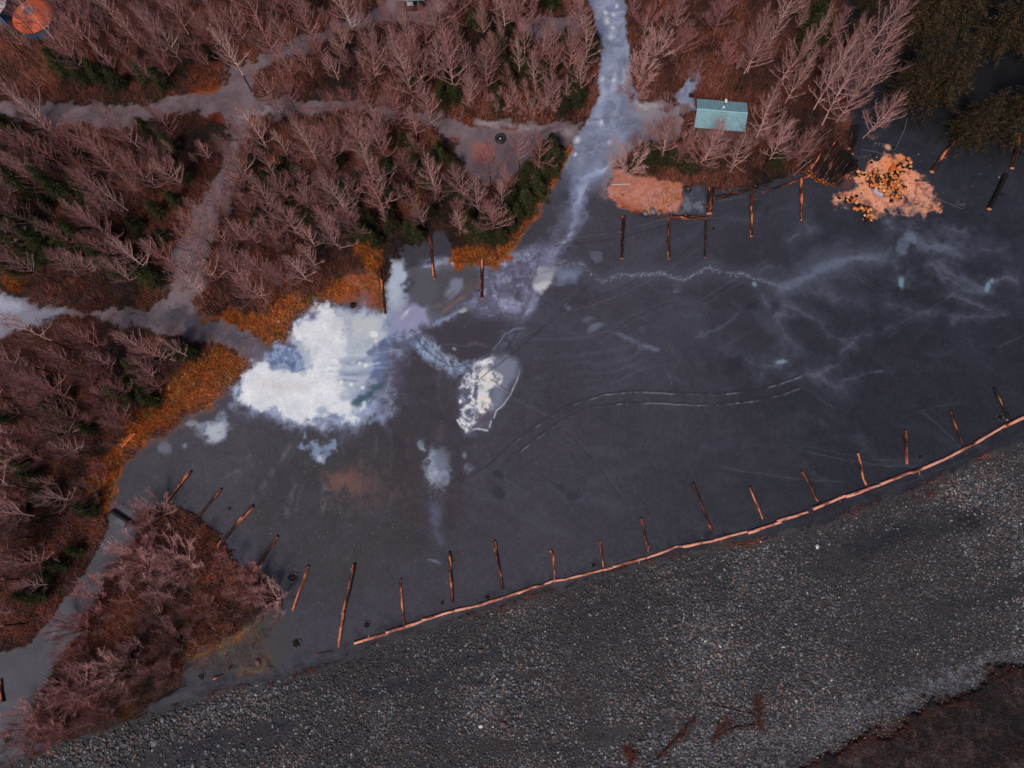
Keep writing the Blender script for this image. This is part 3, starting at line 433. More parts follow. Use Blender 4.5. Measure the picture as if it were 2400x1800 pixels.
for pts, wd, a in ((R3([(1480, 1490), (1450, 1600), (1400, 1659)]), 9, .7), (R3([(1560, 1560), (1700, 1610), (1800, 1660)]), 8, .6), (R6([(1280, 10), (1380, 60), (1460, 110), (1420, 150)]), 7, .6), (R6([(1480, 0), (1600, 80), (1700, 140), (1800, 200), (1950, 215)]), 8, .6), (R6([(1650, 80), (1760, 110), (1860, 170), (1960, 200)]), 7, .5), (R6([(2000, 160), (2080, 130), (2160, 160)]), 6, .8),
                   (R6([(480, 230), (580, 330), (640, 470), (700, 570)]), 10, .5), (R6([(640, 300), (760, 340), (880, 420), (960, 520), (1050, 590)]), 10, .5), (R6([(590, 380), (700, 380)]), 7, .5), (R6([(320, 650), (400, 690), (480, 730), (560, 700), (680, 670)]), 16, .6), (R6([(480, 730), (500, 800)]), 12, .4),
                   (R6([(700, 780), (900, 750), (1020, 690), (1040, 640), (1090, 580)]), 7, .65), (R6([(860, 760), (930, 820), (1050, 850)]), 16, .55), (R6([(1070, 800), (1280, 750)]), 3, .5), (R6([(1330, 330), (1500, 370), (1620, 380)]), 8, .5), (R6([(1350, 460), (1500, 410), (1200, 500), (1000, 550)]), 6, .4), (R6([(1700, 250), (1820, 290), (2000, 330)]), 6, .5), (R6([(840, 210), (1000, 260), (1150, 300)]), 9, .35),
                   (R6([(100, 520), (250, 470), (350, 400)]), 3, .5), (R6([(0, 380), (120, 400)]), 10, .3), (R6([(1750, 410), (2080, 370)]), 6, .4), (R3([(1700, 1520), (1830, 1480)]), 6, .5), (R3([(1320, 1430), (1340, 1470)]), 8, .6), (R3([(780, 1440), (820, 1490)]), 8, .7), (R3([(700, 1560), (740, 1510)]), 8, .5), (R6([(440, 70), (620, 60)]), 6, .3), (R3([(1900, 1600), (2100, 1640)]), 8, .3)):
    st(pts, wd*4, (90, 94, 110), a*.75, wd*2.6, 12); st(pts, wd*1.7, (94, 98, 114), min(1, a)*.75, wd*1.2, 11, None, .2); st(pts, wd*.5+1, (120, 126, 142), min(1, a)*.6, 2.5, 11, None, .1)
for x, y, rx, ry, an in ((1415, 175, 6, 15, 10), (1970, 190, 6, 12, 30), (2000, 155, 5, 8, 40), (460, 180, 5, 7, -20), (640, 680, 14, 4, -10)): bl(*R6([(x, y)])[0], rx, ry, (132, 156, 170), .85, an, 3)
for x, y, rx, ry in ((1620, 330, 18, 8), (450, 310, 16, 22), (1440, 100, 10, 14), (600, 320, 12, 18), (1980, 280, 18, 8), (330, 720, 20, 40), (1960, 90, 50, 10)): bl(*R6([(x, y)])[0], rx, ry, (44, 44, 56), .6, 20, 8)
for pts in ([(700, 960), (760, 900), (850, 860)], [(1000, 1580), (1300, 1500), (1600, 1560), (1800, 1640)], [(1700, 1100), (1400, 1100), (1370, 1150), (1500, 1250), (1800, 1280)], [(820, 1460), (1000, 1350), (1100, 1240)]): st(R5(pts), 14, (90, 88, 102), .35, 10, 10)
for x, y, rx, ry in ((1420, 1520, 14, 10), (1530, 1560, 24, 16), (1010, 1550, 12, 16), (1000, 1410, 12, 10)): bl(*R5([(x, y)])[0], rx, ry, (48, 48, 60), .6, 10, 8)
st(R5([(1370, 1500), (1450, 1590), (1560, 1590), (1600, 1540)]), 6, (92, 96, 114), .5, 4, 6)
# wheel tracks
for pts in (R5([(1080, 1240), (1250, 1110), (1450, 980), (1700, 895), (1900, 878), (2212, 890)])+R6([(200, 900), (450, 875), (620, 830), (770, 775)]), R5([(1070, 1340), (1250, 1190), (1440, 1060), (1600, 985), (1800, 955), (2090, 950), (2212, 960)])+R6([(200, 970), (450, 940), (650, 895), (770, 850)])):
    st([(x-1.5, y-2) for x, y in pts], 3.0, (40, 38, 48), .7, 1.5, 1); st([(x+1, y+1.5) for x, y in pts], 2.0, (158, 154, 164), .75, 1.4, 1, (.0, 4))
st(R5([(1380, 1080), (1400, 1170), (1500, 1240)]), 5, (52, 50, 60), .5, 3, 3); st(R5([(1600, 985), (1720, 990), (1900, 1200)]), 5, (54, 52, 62), .35, 3, 3); st(R5([(1340, 830), (1350, 1000)]), 4, (52, 50, 60), .5, 3, 2); st(R5([(830, 1440), (1000, 1310), (1080, 1240)]), 3, (48, 44, 54), .5, 2, 2)
for pts in ([(2000, 1340), (1880, 1560), (1870, 1659)], [(1880, 1240), (1700, 1500), (1560, 1659)], [(1620, 1300), (1450, 1480)], [(2120, 1500), (2090, 1659)]): st(R4(pts), 13, (116, 112, 118), .75, 7, 6, (.15, 4)); st(R4([(x+60, y-10) for x, y in pts]), 6, (96, 92, 98), .5, 4, 6)
for x0 in (-120, 5, 110, 210, 310, 420): st(R5([(x0+10, 1150), (x0, 1650)]), 7, (108, 102, 106), .5, 4, 5, (.1, 4))
for pts in ([(1260, 290), (1400, 240)], ): st(R8(pts), 4, (100, 98, 108), .3, 3, 3)
# --- bank and gravel
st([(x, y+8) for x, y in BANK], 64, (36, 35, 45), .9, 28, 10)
over(MG, (68, 66, 70)); over(MG*np.clip(nT2*2.4+.05, 0, 1)*.7, (92, 84, 86)); over(MG*np.clip(nC*2.6, 0, 1)*.6, (90, 90, 96)); over(MG*np.clip(nG*2, 0, 1)*.25, (112, 106, 106)); over(MG*np.clip(-nB1*3-.1, 0, 1)*.45, (78, 58, 54)); over(MG*np.clip(-nC*1.6, 0, 1)*.4, (54, 52, 60)); over(MG*np.clip(nT*1.5, 0, 1)*.4, (84, 72, 70))
st(R9([(1900, 40), (1500, 130), (1150, 230), (950, 290)]), 46, (42, 42, 52), .75, 22, 10); st(R9([(2300, 400), (2100, 560), (1700, 600)]), 60, (46, 46, 54), .4, 30, 10)
st(R8([(120, 1180), (500, 1110), (760, 980), (1000, 900)]), 20, (48, 46, 62), .75, 10, 9); st(R8([(550, 1180), (800, 1110), (1250, 1030)]), 14, (52, 50, 64), .5, 8, 9); st(R7([(900, 1659), (1400, 1500), (1800, 1400)]), 50, (48, 46, 60), .65, 24, 10)
st(R8([(700, 720), (1100, 640), (1500, 570), (1550, 520)]), 22, (96, 72, 66), .5, 10, 8, (.1, 3)); st(R8([(300, 1620), (700, 1560), (1000, 1440), (1500, 1300), (2212, 1200)]), 40, (92, 76, 74), .45, 20, 10, (.1, 3)); st(R8([(700, 1600), (1300, 1560)]), 30, (84, 54, 44), .5, 14, 10, (0, 4))
st(R9([(200, 200), (400, 200), (560, 210)]), 14, (92, 58, 44), .6, 6, 7); st(R6([(1500, 1560), (1650, 1560), (1900, 1400), (2150, 1300), (2300, 1180)]), 20, (96, 76, 66), .55, 9, 8, (.1, 3))
st(R9([(50, 1560), (400, 1450), (700, 1460), (950, 1330), (1350, 1270), (1600, 1170), (1850, 1050), (2050, 960), (2250, 920)]), 26, (140, 142, 152), .7, 12, 10, (-.05, 5)); frm = mask_poly(R9([(-300, 1500), (200, 1380), (700, 1400), (1000, 1230), (1500, 1120), (1900, 960), (2300, 820), (2300, 960), (1900, 1120), (1400, 1330), (1000, 1520), (700, 1700), (-300, 1800)]), 16, 12); over(frm*sst(.55, .95, nR3)*.7, (164, 166, 176)); over(frm*np.clip(nT*2.5-.15, 0, 1)*.5, (110, 110, 120)); st(R9([(900, 1400), (1300, 1280), (1750, 1130), (2100, 1000)]), 26, (104, 104, 114), .6, 12, 8)
st(R9([(1650, 1500), (1900, 1460), (2212, 1420)]), 14, (120, 106, 112), .6, 6, 8, (-.1, 5))
MB = mask_poly(BRUSHE, 10, 22)
over(MB, (42, 31, 31)); over(MB*np.clip(nT2*3+.1, 0, 1)*.8, (84, 62, 60)); over(MB*sst(.3, .9, nR2)*.4, (96, 80, 80)); over(MB*np.clip(nT*4-.3, 0, 1)*.6, (110, 92, 90)); over(MB*np.clip(-nT*2.5, 0, 1)*.7, (34, 34, 38)); pp(BRUSHE, (92, 80, 82), .5, 10, 9, (-.6, 5)); over(MB*np.clip(-nC*2.5-.1, 0, 1)*.8, (28, 26, 28))
st(R9([(860, 1660), (1100, 1560), (1350, 1410), (1560, 1300), (1780, 1240), (1930, 1150), (2060, 1060), (2300, 1000)]), 30, (86, 42, 26), .9, 14, 18, (.1, 4))
# ----- height
GSD = np.zeros_like(PX); m_, x_, y_ = region(GRAVEL, 60, 4); s_ = np.full(PX.shape, 80.0); s_[m_] = sdpoly(x_, y_, GRAVEL); bankt = sst(22, -14, s_)
FLm = np.clip(MF+MR+MP+MS+MG+MPK*.8, 0, 1)
HZ = (1-FLm)*(N(2.5, 4, 20)*.5+N(.7, 3, 21)*.16+.06) + FLm*(N(6, 3, 22)*.12+N(1.2, 4, 25)*.05) - .75*bankt + MG*(N(.6, 3, 23)*.16+N(5, 3, 24)*.35) + MB*.4
far = np.clip((np.maximum(np.abs(XX), np.abs(YY-20))-90)/60, 0, 1); HZ = HZ*(1-far)-.2*far
C3[:] = 255*(np.clip(C3, 1, 255)/255)**1.13*1.0
lC = lin(np.clip(C3, 0, 255)).astype(np.float32)
# classes
cls = np.zeros(PX.shape, np.int8); cls[MF > .5] = 2; cls[(MP > .5) | (MS > .5)] = 5; cls[MR > .5] = 1
iceM = np.maximum(mask_poly(ICE1, 8, 12), mask_poly(PUD, 3, 2)); cls[np.maximum(MPK, mask_poly(R5([(20, 130), (140, 60), (250, 120), (280, 350), (190, 380), (80, 400), (0, 300)]), 6, 8)) > .5] = 5; cls[(mask_poly(R7([(1180, 930), (1400, 860), (1560, 760), (1700, 660), (1860, 600), (1860, 900), (1800, 1100), (1180, 1130)]), 8, 10) > .5) & (MG < .5)] = 2; cls[iceM > .5] = 4; cls[MG > .5] = 3; cls[MB > .5] = 6
cf = cls[:-1, :-1].ravel()
idx = np.arange(nx*ny).reshape(ny, nx); quads = np.stack([idx[:-1, :-1], idx[:-1, 1:], idx[1:, 1:], idx[1:, :-1]], -1).reshape(-1, 4)
V = np.stack([XX, YY, HZ], -1).reshape(-1, 3); LC = lC.reshape(-1, 3)
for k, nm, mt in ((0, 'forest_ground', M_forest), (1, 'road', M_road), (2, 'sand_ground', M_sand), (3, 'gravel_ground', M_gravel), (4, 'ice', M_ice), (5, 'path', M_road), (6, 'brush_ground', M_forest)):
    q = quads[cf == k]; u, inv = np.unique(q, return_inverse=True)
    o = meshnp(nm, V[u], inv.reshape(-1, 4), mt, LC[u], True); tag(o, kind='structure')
def lk(arr, x, y):
    i = np.clip(np.searchsorted(GX, x), 1, nx-1); j = np.clip(np.searchsorted(GY, y), 1, ny-1)
    return arr[j, i]
def hz(x, y): return float(lk(HZ, x, y))
def G(px, py):
    z = 0.0
    for _ in range(3): p = P(px, py, z); z = hz(p[0], p[1])
    return np.array([p[0], p[1], z])
# ------------------------------------------------------------------ tube batches
class Tubes:
    def __init__(s): s.a = []; s.b = []; s.ra = []; s.rb = []
    def seg(s, a, b, ra, rb): s.a.append(a); s.b.append(b); s.ra.append(ra); s.rb.append(rb)
    def line(s, pts, r0, r1):
        n = len(pts)-1
        for i in range(n): s.seg(pts[i], pts[i+1], r0+(r1-r0)*i/n, r0+(r1-r0)*(i+1)/n)
    def arr(s, k=3):
        A = np.array(s.a, float); B = np.array(s.b, float); d = B-A; d /= np.linalg.norm(d, axis=1)[:, None]+1e-9
        ref = np.where(np.abs(d[:, 2:3]) > .9, np.array([[1., 0, 0]]), np.array([[0, 0, 1.]])); u = np.cross(d, ref); u /= np.linalg.norm(u, axis=1)[:, None]; v = np.cross(d, u)
        ra = np.array(s.ra)[:, None]; rb = np.array(s.rb)[:, None]; ring = []
        for c, r in ((A, ra), (B, rb)):
            for i in range(k): t = 2*math.pi*i/k; ring.append(c+r*(math.cos(t)*u+math.sin(t)*v))
        V = np.stack(ring, 1).reshape(-1, 3); b = np.arange(len(A))[:, None]*2*k
        F = np.concatenate([np.concatenate([b+i, b+(i+1) % k, b+k+(i+1) % k, b+k+i], 1) for i in range(k)])
        return V, F
    def mesh(s, name, mat, k=3): V, F = s.arr(k); return meshnp(name, V, F, mat, link=False, smooth=k > 3)
def mesh2(name, ta, tb, ma, mb):
    V, F = ta.arr(3); V2, F2 = tb.arr(3)
    return meshnp(name, np.concatenate([V, V2]), np.concatenate([F, F2+len(V)]), [ma, mb], link=False, matidx=[0]*len(F)+[1]*len(F2))
rnd = random.uniform
def grow(p, d, L, n, up, wig):
    pts = [np.array(p, float)]; d = nrm(d)
    for i in range(n):
        d = nrm(d+np.array([rnd(-wig, wig), rnd(-wig, wig), up+rnd(-wig, wig)*.6])); pts.append(pts[-1]+d*L/n)
    return pts
def bare_tree(seed, H, spread, nb, matc, lean=.03, forks=0, twigs=1.0, start=.32, r0=.1):
    random.seed(seed); tr = Tubes(); cr = Tubes(); tw_ = Tubes()
    pts = grow((0, 0, 0), (rnd(-lean, lean), rnd(-lean, lean), 1), H, 14, .12, .07)
    def rad(t): return r0*.68*(1-t)**1.1+.014
    for i in range(14):
        (tr if (i+1)/14 <= .33 else cr).seg(pts[i], pts[i+1], rad(i/14), rad((i+1)/14))
    def at(t): f = t*14; i = min(int(f), 13); return pts[i]+(pts[i+1]-pts[i])*(f-i)
    az = rnd(0, 6)
    for b in range(nb):
        t = start+(.97-start)*(b/nb)**.85; az += 2.4+rnd(-.5, .5); L = spread*(1.05-t)**.7*rnd(.7, 1.25)*1.25+.25
        el = rnd(.5, .95)+(t-.5)*.8; d = (math.cos(az), math.sin(az), math.tan(min(el, 1.25)))
        bp = grow(at(t), d, L, 5, rnd(.04, .13), rnd(.05, .15)); rb = min(.026, rad(t)*.4)*(.6+.25*L); cr.line(bp, rb, .012)
        for s in range(max(3, int(L*3.6*twigs))):
            f = rnd(.2, 1)*4.99; i = int(f); q = bp[i]+(bp[i+1]-bp[i])*(f-i); dd = nrm(bp[i+1]-bp[i]); l2 = L*rnd(.22, .42)*(1.15-f/7)
            d2 = nrm(dd+np.array([rnd(-1, 1), rnd(-1, 1), rnd(-.1, .8)])*.75); sp = grow(q, d2, l2, 3, .1, .11); (cr if random.random() < .35 else tw_).line(sp, .0125, .007)
            for w in range(max(2, int(l2*5*twigs))):
                g = rnd(.1, 1)*2.99; i2 = int(g); q2 = sp[i2]+(sp[i2+1]-sp[i2])*(g-i2); d3 = nrm(nrm(sp[i2+1]-sp[i2])+np.array([rnd(-1, 1), rnd(-1, 1), rnd(-.2, .9)])*.75)
                tw_.line(grow(q2, d3, rnd(.25, .65), 2, .12, .12), .0075, .005)
    return tr.mesh('trunk', M_bark_dark, 6), mesh2('crown', cr, tw_, matc, M_fine)
def bare_shrub(seed, H, n, mat):
    random.seed(seed); st_ = Tubes(); cr = Tubes()
    for i in range(n):
        az = rnd(0, 6.28); el = rnd(.35, 1.2); L = H*rnd(.6, 1.1); d = (math.cos(az)*math.cos(el), math.sin(az)*math.cos(el), math.sin(el))
        bp = grow((rnd(-.15, .15), rnd(-.15, .15), 0), d, L, 6, .1, .16); cr.line(bp[1:], .02, .007); st_.seg(bp[0], bp[1], .035, .02)
        for s in range(int(L*4)):
            f = rnd(.5, 1)*5.99; k = int(f); k = min(k, 5); q = bp[k]+(bp[k+1]-bp[k])*(f-k); dd = nrm(bp[k+1]-bp[k])
            sp = grow(q, nrm(dd+np.array([rnd(-1, 1), rnd(-1, 1), rnd(-.2, .7)])), L*rnd(.15, .35), 3, .1, .2); cr.line(sp, .0095, .006)
            for w in range(5):
                q2 = sp[random.randint(0, 2)]; cr.line(grow(q2, nrm(dd+np.array([rnd(-1, 1), rnd(-1, 1), rnd(-.2, .8)])*1.2), rnd(.2, .5), 2, .1, .2), .007, .005)
    return st_.mesh('stem', M_bark_dark, 5), cr.mesh('crown', mat, 3)
def conifer(seed, H, R, nb, cols, droop=.35, up=.25, base=.06, step=.11, tw=.07, trk=.12, reps=2):
    g = np.random.default_rng(seed); random.seed(seed); V = []; Cc = []
    tr = Tubes(); tp = grow((0, 0, 0), (0, 0, 1), H, 8, .3, .02); tr.line(tp, trk, .02)
    stick = tr; az = 0
    for i in range(nb):
        t = base+(1-base)*(i/nb)**.85; az += 2.39996+g.uniform(-.3, .3); L = R*(1-t)**.75*g.uniform(.45, 1.25)+.12
        n = max(3, int(L/step)); s = (np.arange(n)+g.uniform(0, 1, n))/n
        ca, sa = math.cos(az), math.sin(az); z0 = H*t
        def pos(s): return np.stack([ca*L*s, sa*L*s, z0+up*L*s-droop*L*s*s], -1)
        bp = pos(np.linspace(0, 1, 5)); stick.line(list(bp), .03*(L/2+.3), .008)
        for side in (-1, 1):
            p = pos(s)+g.normal(0, .02, (n, 3)); tl = ((1-s)*.42*L+.12)*g.uniform(.6, 1.2, n)
            fa = az+side*g.uniform(.6, 1.25, n); d = np.stack([np.cos(fa), np.sin(fa), g.uniform(-.35, .15, n)], -1)
            m = np.maximum(1, (tl/.22).astype(int))
            for k in range(int(m.max())):
                ok = m > k; pk = p[ok]+d[ok]*(tl[ok]*k/m[ok])[:, None]; ln = (tl[ok]/m[ok]*1.6+.05)
                for rep in range(reps):
                    dk = d[ok]+g.normal(0, .38, (ok.sum(), 3)); dk /= np.linalg.norm(dk, axis=1)[:, None]
                    wv = np.cross(dk, g.normal(0, 1, (ok.sum(), 3))+np.array([0, 0, 1.5])); wv /= np.linalg.norm(wv, axis=1)[:, None]+1e-9; w = tw*g.uniform(.5, 1.2, ok.sum())[:, None]
                    V.append(np.stack([pk-wv*w*.5, pk+wv*w*.5, pk+dk*ln[:, None]], 1))
                    c = cols[g.integers(0, len(cols), ok.sum())]*g.uniform(.6, 1.35, ok.sum())[:, None]; Cc.append(np.repeat(c, 3, 0))
    V = np.concatenate(V).reshape(-1, 3); Cc = np.concatenate(Cc)
    crown = meshnp('crown', V, np.arange(len(V)).reshape(-1, 3), M_needle, Cc, link=False)
    return tr.mesh('trunk', M_bark_dark, 4), crown
CG = lin(np.array([(58, 60, 34), (44, 48, 28), (76, 70, 40), (36, 40, 26)])); CB = lin(np.array([(78, 60, 38), (48, 42, 28), (100, 74, 52), (34, 32, 24), (60, 52, 30), (40, 40, 26)])); CD = lin(np.array([(44, 50, 28), (34, 40, 24), (60, 62, 30)]))
PT = {}
PT['tall'] = [bare_tree(100+i, 11.2+i*.6, 2.5, 40, m, r0=.13, start=.36, twigs=1.25) for i, m in enumerate((M_twig, M_twig3, M_twig2, M_twig))]
PT['mid'] = [bare_tree(200+i, 7.9+(i % 3)*.6, 2.35, 38, m, r0=.1, twigs=1.3, start=.24) for i, m in enumerate((M_twig, M_twig2, M_twig3, M_twig, M_twig2, M_twig, M_twig2))]
PT['thin'] = [bare_tree(300+i, 6.4+i*.5, 1.6, 30, m, r0=.07, twigs=1.2) for i, m in enumerate((M_twig, M_twig2, M_twig3))]
PT['big'] = [bare_tree(400+i, 16.5, 3.6, 38, m, r0=.2, start=.36, twigs=1.1) for i, m in enumerate((M_twig, M_twig3))]
PT['shrub'] = [bare_shrub(500+i, 2.8+i*.3, 24, m) for i, m in enumerate((M_twig2, M_fine, M_twig))]
PC = {'young': [conifer(600+i, 3.1+i*.35, 1.15+.1*i, 70, CG, step=.10, tw=.075, trk=.05) for i in range(3)],
      'dark': [conifer(620+i, 8.5+i, 2.1, 120, CD, step=.13, tw=.09, trk=.12) for i in range(3)],
      'spruce': [conifer(640+i, 14.5+i*1.3, 5.0, 150, CB, base=.1, step=.17, tw=.10, droop=.38, up=.1, trk=.24, reps=1) for i in range(3)]}
# ------------------------------------------------------------------ labels by landmark
LM = [('the round orange roof', 77, 35), ('the slanting upper path', 640, 130), ('the path junction', 560, 245), ('the black tyre', 1173, 325), ('the green-eaved hut', 972, 12), ('the teal shed roof', 1690, 270), ('the log stack', 1950, 390), ('the left path mouth', 20, 260),
      ('the narrow middle path', 510, 430), ('the icy lane', 40, 720), ('the lane bend', 420, 700), ('the orange grass tongue', 470, 850), ('the footpath at lower left', 220, 1290), ('the grass-side fire ring', 828, 715),
      ('the grey roadside clearing', 1300, 65), ('the main road top', 1425, 20), ('the road crossing', 1420, 280), ('the pink soil patch', 1520, 460), ('the photo top-right corner', 2390, 10), ('the pile of cut rounds', 2070, 430), ('the fallen spruce logs', 2200, 370),
      ('the brush island top', 400, 1200), ('the brush island middle', 430, 1400), ('the brush island tip', 150, 1680), ('the wood above the grass', 760, 520), ('the path before the tyre', 860, 265), ('the hedge by the main road', 1270, 440), ('the photo left edge midway', 5, 1000), ('the photo left edge low down', 5, 1350), ('the left edge dark wood', 40, 450),
      ('the grove west of the path', 330, 400), ('the dark trunk row', 330, 60), ('the parked thick log', 1663, 475), ('the upper middle thicket', 1130, 180), ('the thin trees up top right', 1800, 60), ('the log beside the grass', 900, 690), ('the twin orange planks', 302, 1032)]
DIRS = ['right of', 'lower right of', 'below', 'lower left of', 'left of', 'upper left of', 'above', 'upper right of']
ORD = ['nearest', 'second nearest', 'third nearest', 'fourth nearest', 'fifth nearest', 'sixth nearest', 'seventh nearest', 'eighth nearest', 'ninth nearest', 'tenth nearest']+['far']*30
pend = []
def add_thing(name, cat, desc, protos, parts, px, py, sc, group, hmid, zs=1.0):
    k = random.randrange(len(protos)); g = G(px, py); e = empty(name, (g[0], g[1], g[2]-.04), rnd(0, 6.28), (sc, sc, sc*zs))
    for pn, me in zip(parts, protos[k]): obj(pn, me, e)
    mx, my = proj(g[0], g[1], g[2]+hmid*sc*zs); pend.append((e, cat, desc, float(mx), float(my), group)); return e
def flush_labels():
    b = {}
    for it in pend:
        e, cat, desc, mx, my, group = it; mx = min(max(mx, 0), 2400); my = min(max(my, 0), 1800)
        l = min(LM, key=lambda q: (q[1]-mx)**2+(q[2]-my)**2); dx, dy = mx-l[1], my-l[2]; dist = math.hypot(dx, dy)
        di = int(round(math.degrees(math.atan2(dy, dx)) % 360/45)) % 8; b.setdefault((cat, l[0], di), []).append((dist, it))
    for (cat, ln, di), L in b.items():
        L.sort(key=lambda q: q[0])
        for i, (dist, (e, c, desc, mx, my, group)) in enumerate(L):
            lab = f'{desc} {DIRS[di]} {ln}' + ('' if len(L) == 1 else f', {ORD[i]} there')
            tag(e, lab, c, group)
# ------------------------------------------------------------------ woods
STANDS = [
 ('upper left wood', R1([(-60, 330), (300, 420), (900, 620), (1200, 600), (1400, 480), (1650, 340), (2000, 200), (2150, 120), (2212, 0), (360, 0), (300, 280)]), 56, ('tall', 'mid', 'tall', 'thin')),
 ('wood right of the upper path', R2([(-240, 220), (0, 240), (200, 170), (400, 150), (620, 170), (720, 60), (760, 0), (1080, 0), (1120, 210), (1300, 260), (1600, 270), (1640, 400), (1560, 780), (1000, 780), (500, 700), (250, 600), (-300, 560), (-420, 480)]), 62, ('mid', 'thin', 'mid', 'thin')),
 ('central wood', R2([(-560, 900), (-400, 760), (0, 760), (400, 800), (620, 920), (740, 1100), (900, 1210), (1080, 1230), (1180, 1130), (1250, 1060), (1300, 1150), (1100, 1450), (850, 1560), (500, 1500), (100, 1600), (-150, 1900), (-500, 2050), (-800, 1950), (-900, 1700), (-780, 1350)]), 66, ('mid', 'thin', 'mid', 'mid')),
 ('left wood between the paths', R1([(40, 800), (560, 820), (1000, 800), (1400, 900), (1400, 1100), (1260, 1300), (1130, 1500), (1080, 1750), (1000, 1900), (700, 1980), (300, 1850), (40, 1750)]), 44, ('mid', 'tall', 'mid')),
 ('lower left wood', D([(10, 790), (180, 740), (420, 740), (440, 800), (360, 890), (260, 980), (200, 1060), (220, 1120), (170, 1220), (100, 1330), (10, 1390)]), 46, ('mid', 'mid', 'thin', 'tall')),
 ('wood around the teal shed', R3([(-370, 560), (-340, 0), (900, 0), (1000, 500), (1050, 800), (880, 950), (700, 1120), (300, 1180), (-300, 1050), (-330, 900), (0, 860), (600, 880), (600, 600), (200, 560), (-20, 600)]), 26, ('thin', 'mid', 'tall', 'thin')),
]
random.seed(77)
HAND = [(1163, 553, 'mid', 1.0), (1152, 437, 'mid', 1.05), (1218, 400, 'mid', 1.0), (1096, 483, 'mid', 1.05), (1252, 90, 'mid', 1.0), (1333, 82, 'tall', .8), (1371, 105, 'mid', 1.0), (1007, 235, 'mid', 1.2), (1065, 242, 'mid', 1.25), (1722, 218, 'tall', 1.0), (1735, 220, 'tall', 1.05), (1810, 222, 'mid', 1.05), (1628, 412, 'mid', 1.1), (1638, 408, 'thin', 1.2), (1694, 434, 'tall', .9), (1790, 400, 'thin', 1.3),
        (1893, 358, 'big', .9), (1925, 345, 'tall', 1.05), (1985, 275, 'big', 1.0), (1965, 205, 'big', .95), (2018, 238, 'thin', 1.1), (1990, 420-60, 'tall', 1.0), (1582, 400, 'thin', .8), (1500, 380, 'thin', .7), (620, 470, 'tall', 1.0), (340, 520, 'tall', .9), (440, 640, 'mid', .9), (500, 705, 'mid', 1.0), (640, 715, 'mid', 1.0), (700, 680, 'mid', .9), (590, 215, 'tall', 1.0), (660, 165, 'mid', 1.0), (710, 160, 'mid', 1.05), (745, 130, 'mid', 1.0), (662, 268, 'mid', .9), (695, 262, 'mid', .8), (845, 305, 'mid', .8), (1020, 320, 'mid', .95)]
DESC = {'tall': 'tall dark-trunked leafless tree', 'mid': 'pinkish leafless tree', 'thin': 'slender leafless tree', 'big': 'large spreading leafless tree'}
HM = {'tall': 9.5, 'mid': 6.5, 'thin': 5, 'big': 11}
taken = []
def plant(kind, px, py, sc, group='bare trees of the woods'):
    taken.append((px, py)); add_thing('bare_tree', 'tree', DESC[kind], PT[kind], ('trunk', 'crown'), px, py, sc, group, HM[kind], rnd(.9, 1.1))
for px, py, k, sc in HAND: plant(k, px, py, sc*rnd(.95, 1.05))
for nm, poly, cnt, kinds in STANDS:
    p = np.array(poly); n = 0; tries = 0; mind = 34
    while n < cnt and tries < 6000:
        tries += 1
        if tries % 900 == 0: mind *= .85
        x, y = rnd(p[:, 0].min(), p[:, 0].max()), rnd(p[:, 1].min(), p[:, 1].max())
        if not inpoly(x, y, poly) or any((x-a)**2+(y-b)**2 < mind**2 for a, b in taken): continue
        if x < 0 or y < 0 or x > 2400: continue
        gq = P(x, y)
        if lk(MP, gq[0], gq[1]) > .5 or lk(MR, gq[0], gq[1]) > .5 or lk(MF, gq[0], gq[1]) > .5: continue
        if 1600 < x < 1765 and 225 < y < 330: continue
        if math.hypot(x-95, y-65) < 75: continue
        plant(random.choice(kinds), x, y, rnd(.72, 1.12), f'bare trees of the {nm}'); n += 1
    print(nm, n)
n = 0; k_ = 0
while n < 120 and k_ < 5000:
    k_ += 1; nm, poly, cnt, kinds = random.choice(STANDS); p = np.array(poly); x, y = rnd(p[:, 0].min(), p[:, 0].max()), rnd(p[:, 1].min(), p[:, 1].max())
    if not inpoly(x, y, poly) or min(x, y) < 0: continue
    gq = P(x, y)
    if lk(MP, gq[0], gq[1]) > .5 or lk(MR, gq[0], gq[1]) > .5 or lk(MF, gq[0], gq[1]) > .5 or 1600 < x < 1765 and 225 < y < 330: continue
    n += 1; add_thing('sapling', 'sapling', 'low fine-twigged leafless sapling', PT[random.choice(('mid', 'thin'))], ('trunk', 'crown'), x, y, rnd(.38, .6), f'saplings of the {nm}', 4)
# shrubs on the brush island and the wood edges
n = 0; ip = np.array(ISLAND); st2 = []
while n < 30:
    x, y = rnd(ip[:, 0].min(), ip[:, 0].max()), rnd(ip[:, 1].min(), ip[:, 1].max())
    if not inpoly(x, y, ISLAND) or any((x-a)**2+(y-b)**2 < 28**2 for a, b in st2) or (y > 1450 and x > 470) or (x > 600 and y > 1430): continue
    st2.append((x, y)); n += 1
    add_thing('bare_shrub', 'shrub', 'twiggy reddish leafless shrub', PT['shrub'], ('stem', 'crown'), x, y, rnd(.7, 1.25), 'leafless shrubs of the brush island', 1.5)
n = 0; st3 = []
while n < 44:
    x, y = rnd(ip[:, 0].min(), ip[:, 0].max()), rnd(ip[:, 1].min(), ip[:, 1].max())
    if not inpoly(x, y, ISLAND) or any((x-a)**2+(y-b)**2 < 27**2 for a, b in st3) or (y > 1450 and x > 470) or (x > 600 and y > 1430): continue
    st3.append((x, y)); n += 1; add_thing('sapling', 'sapling', 'small pinkish leafless sapling', PT[random.choice(('mid', 'thin'))], ('trunk', 'crown'), x, y, rnd(.34, .56), 'leafless saplings of the brush island', 4)
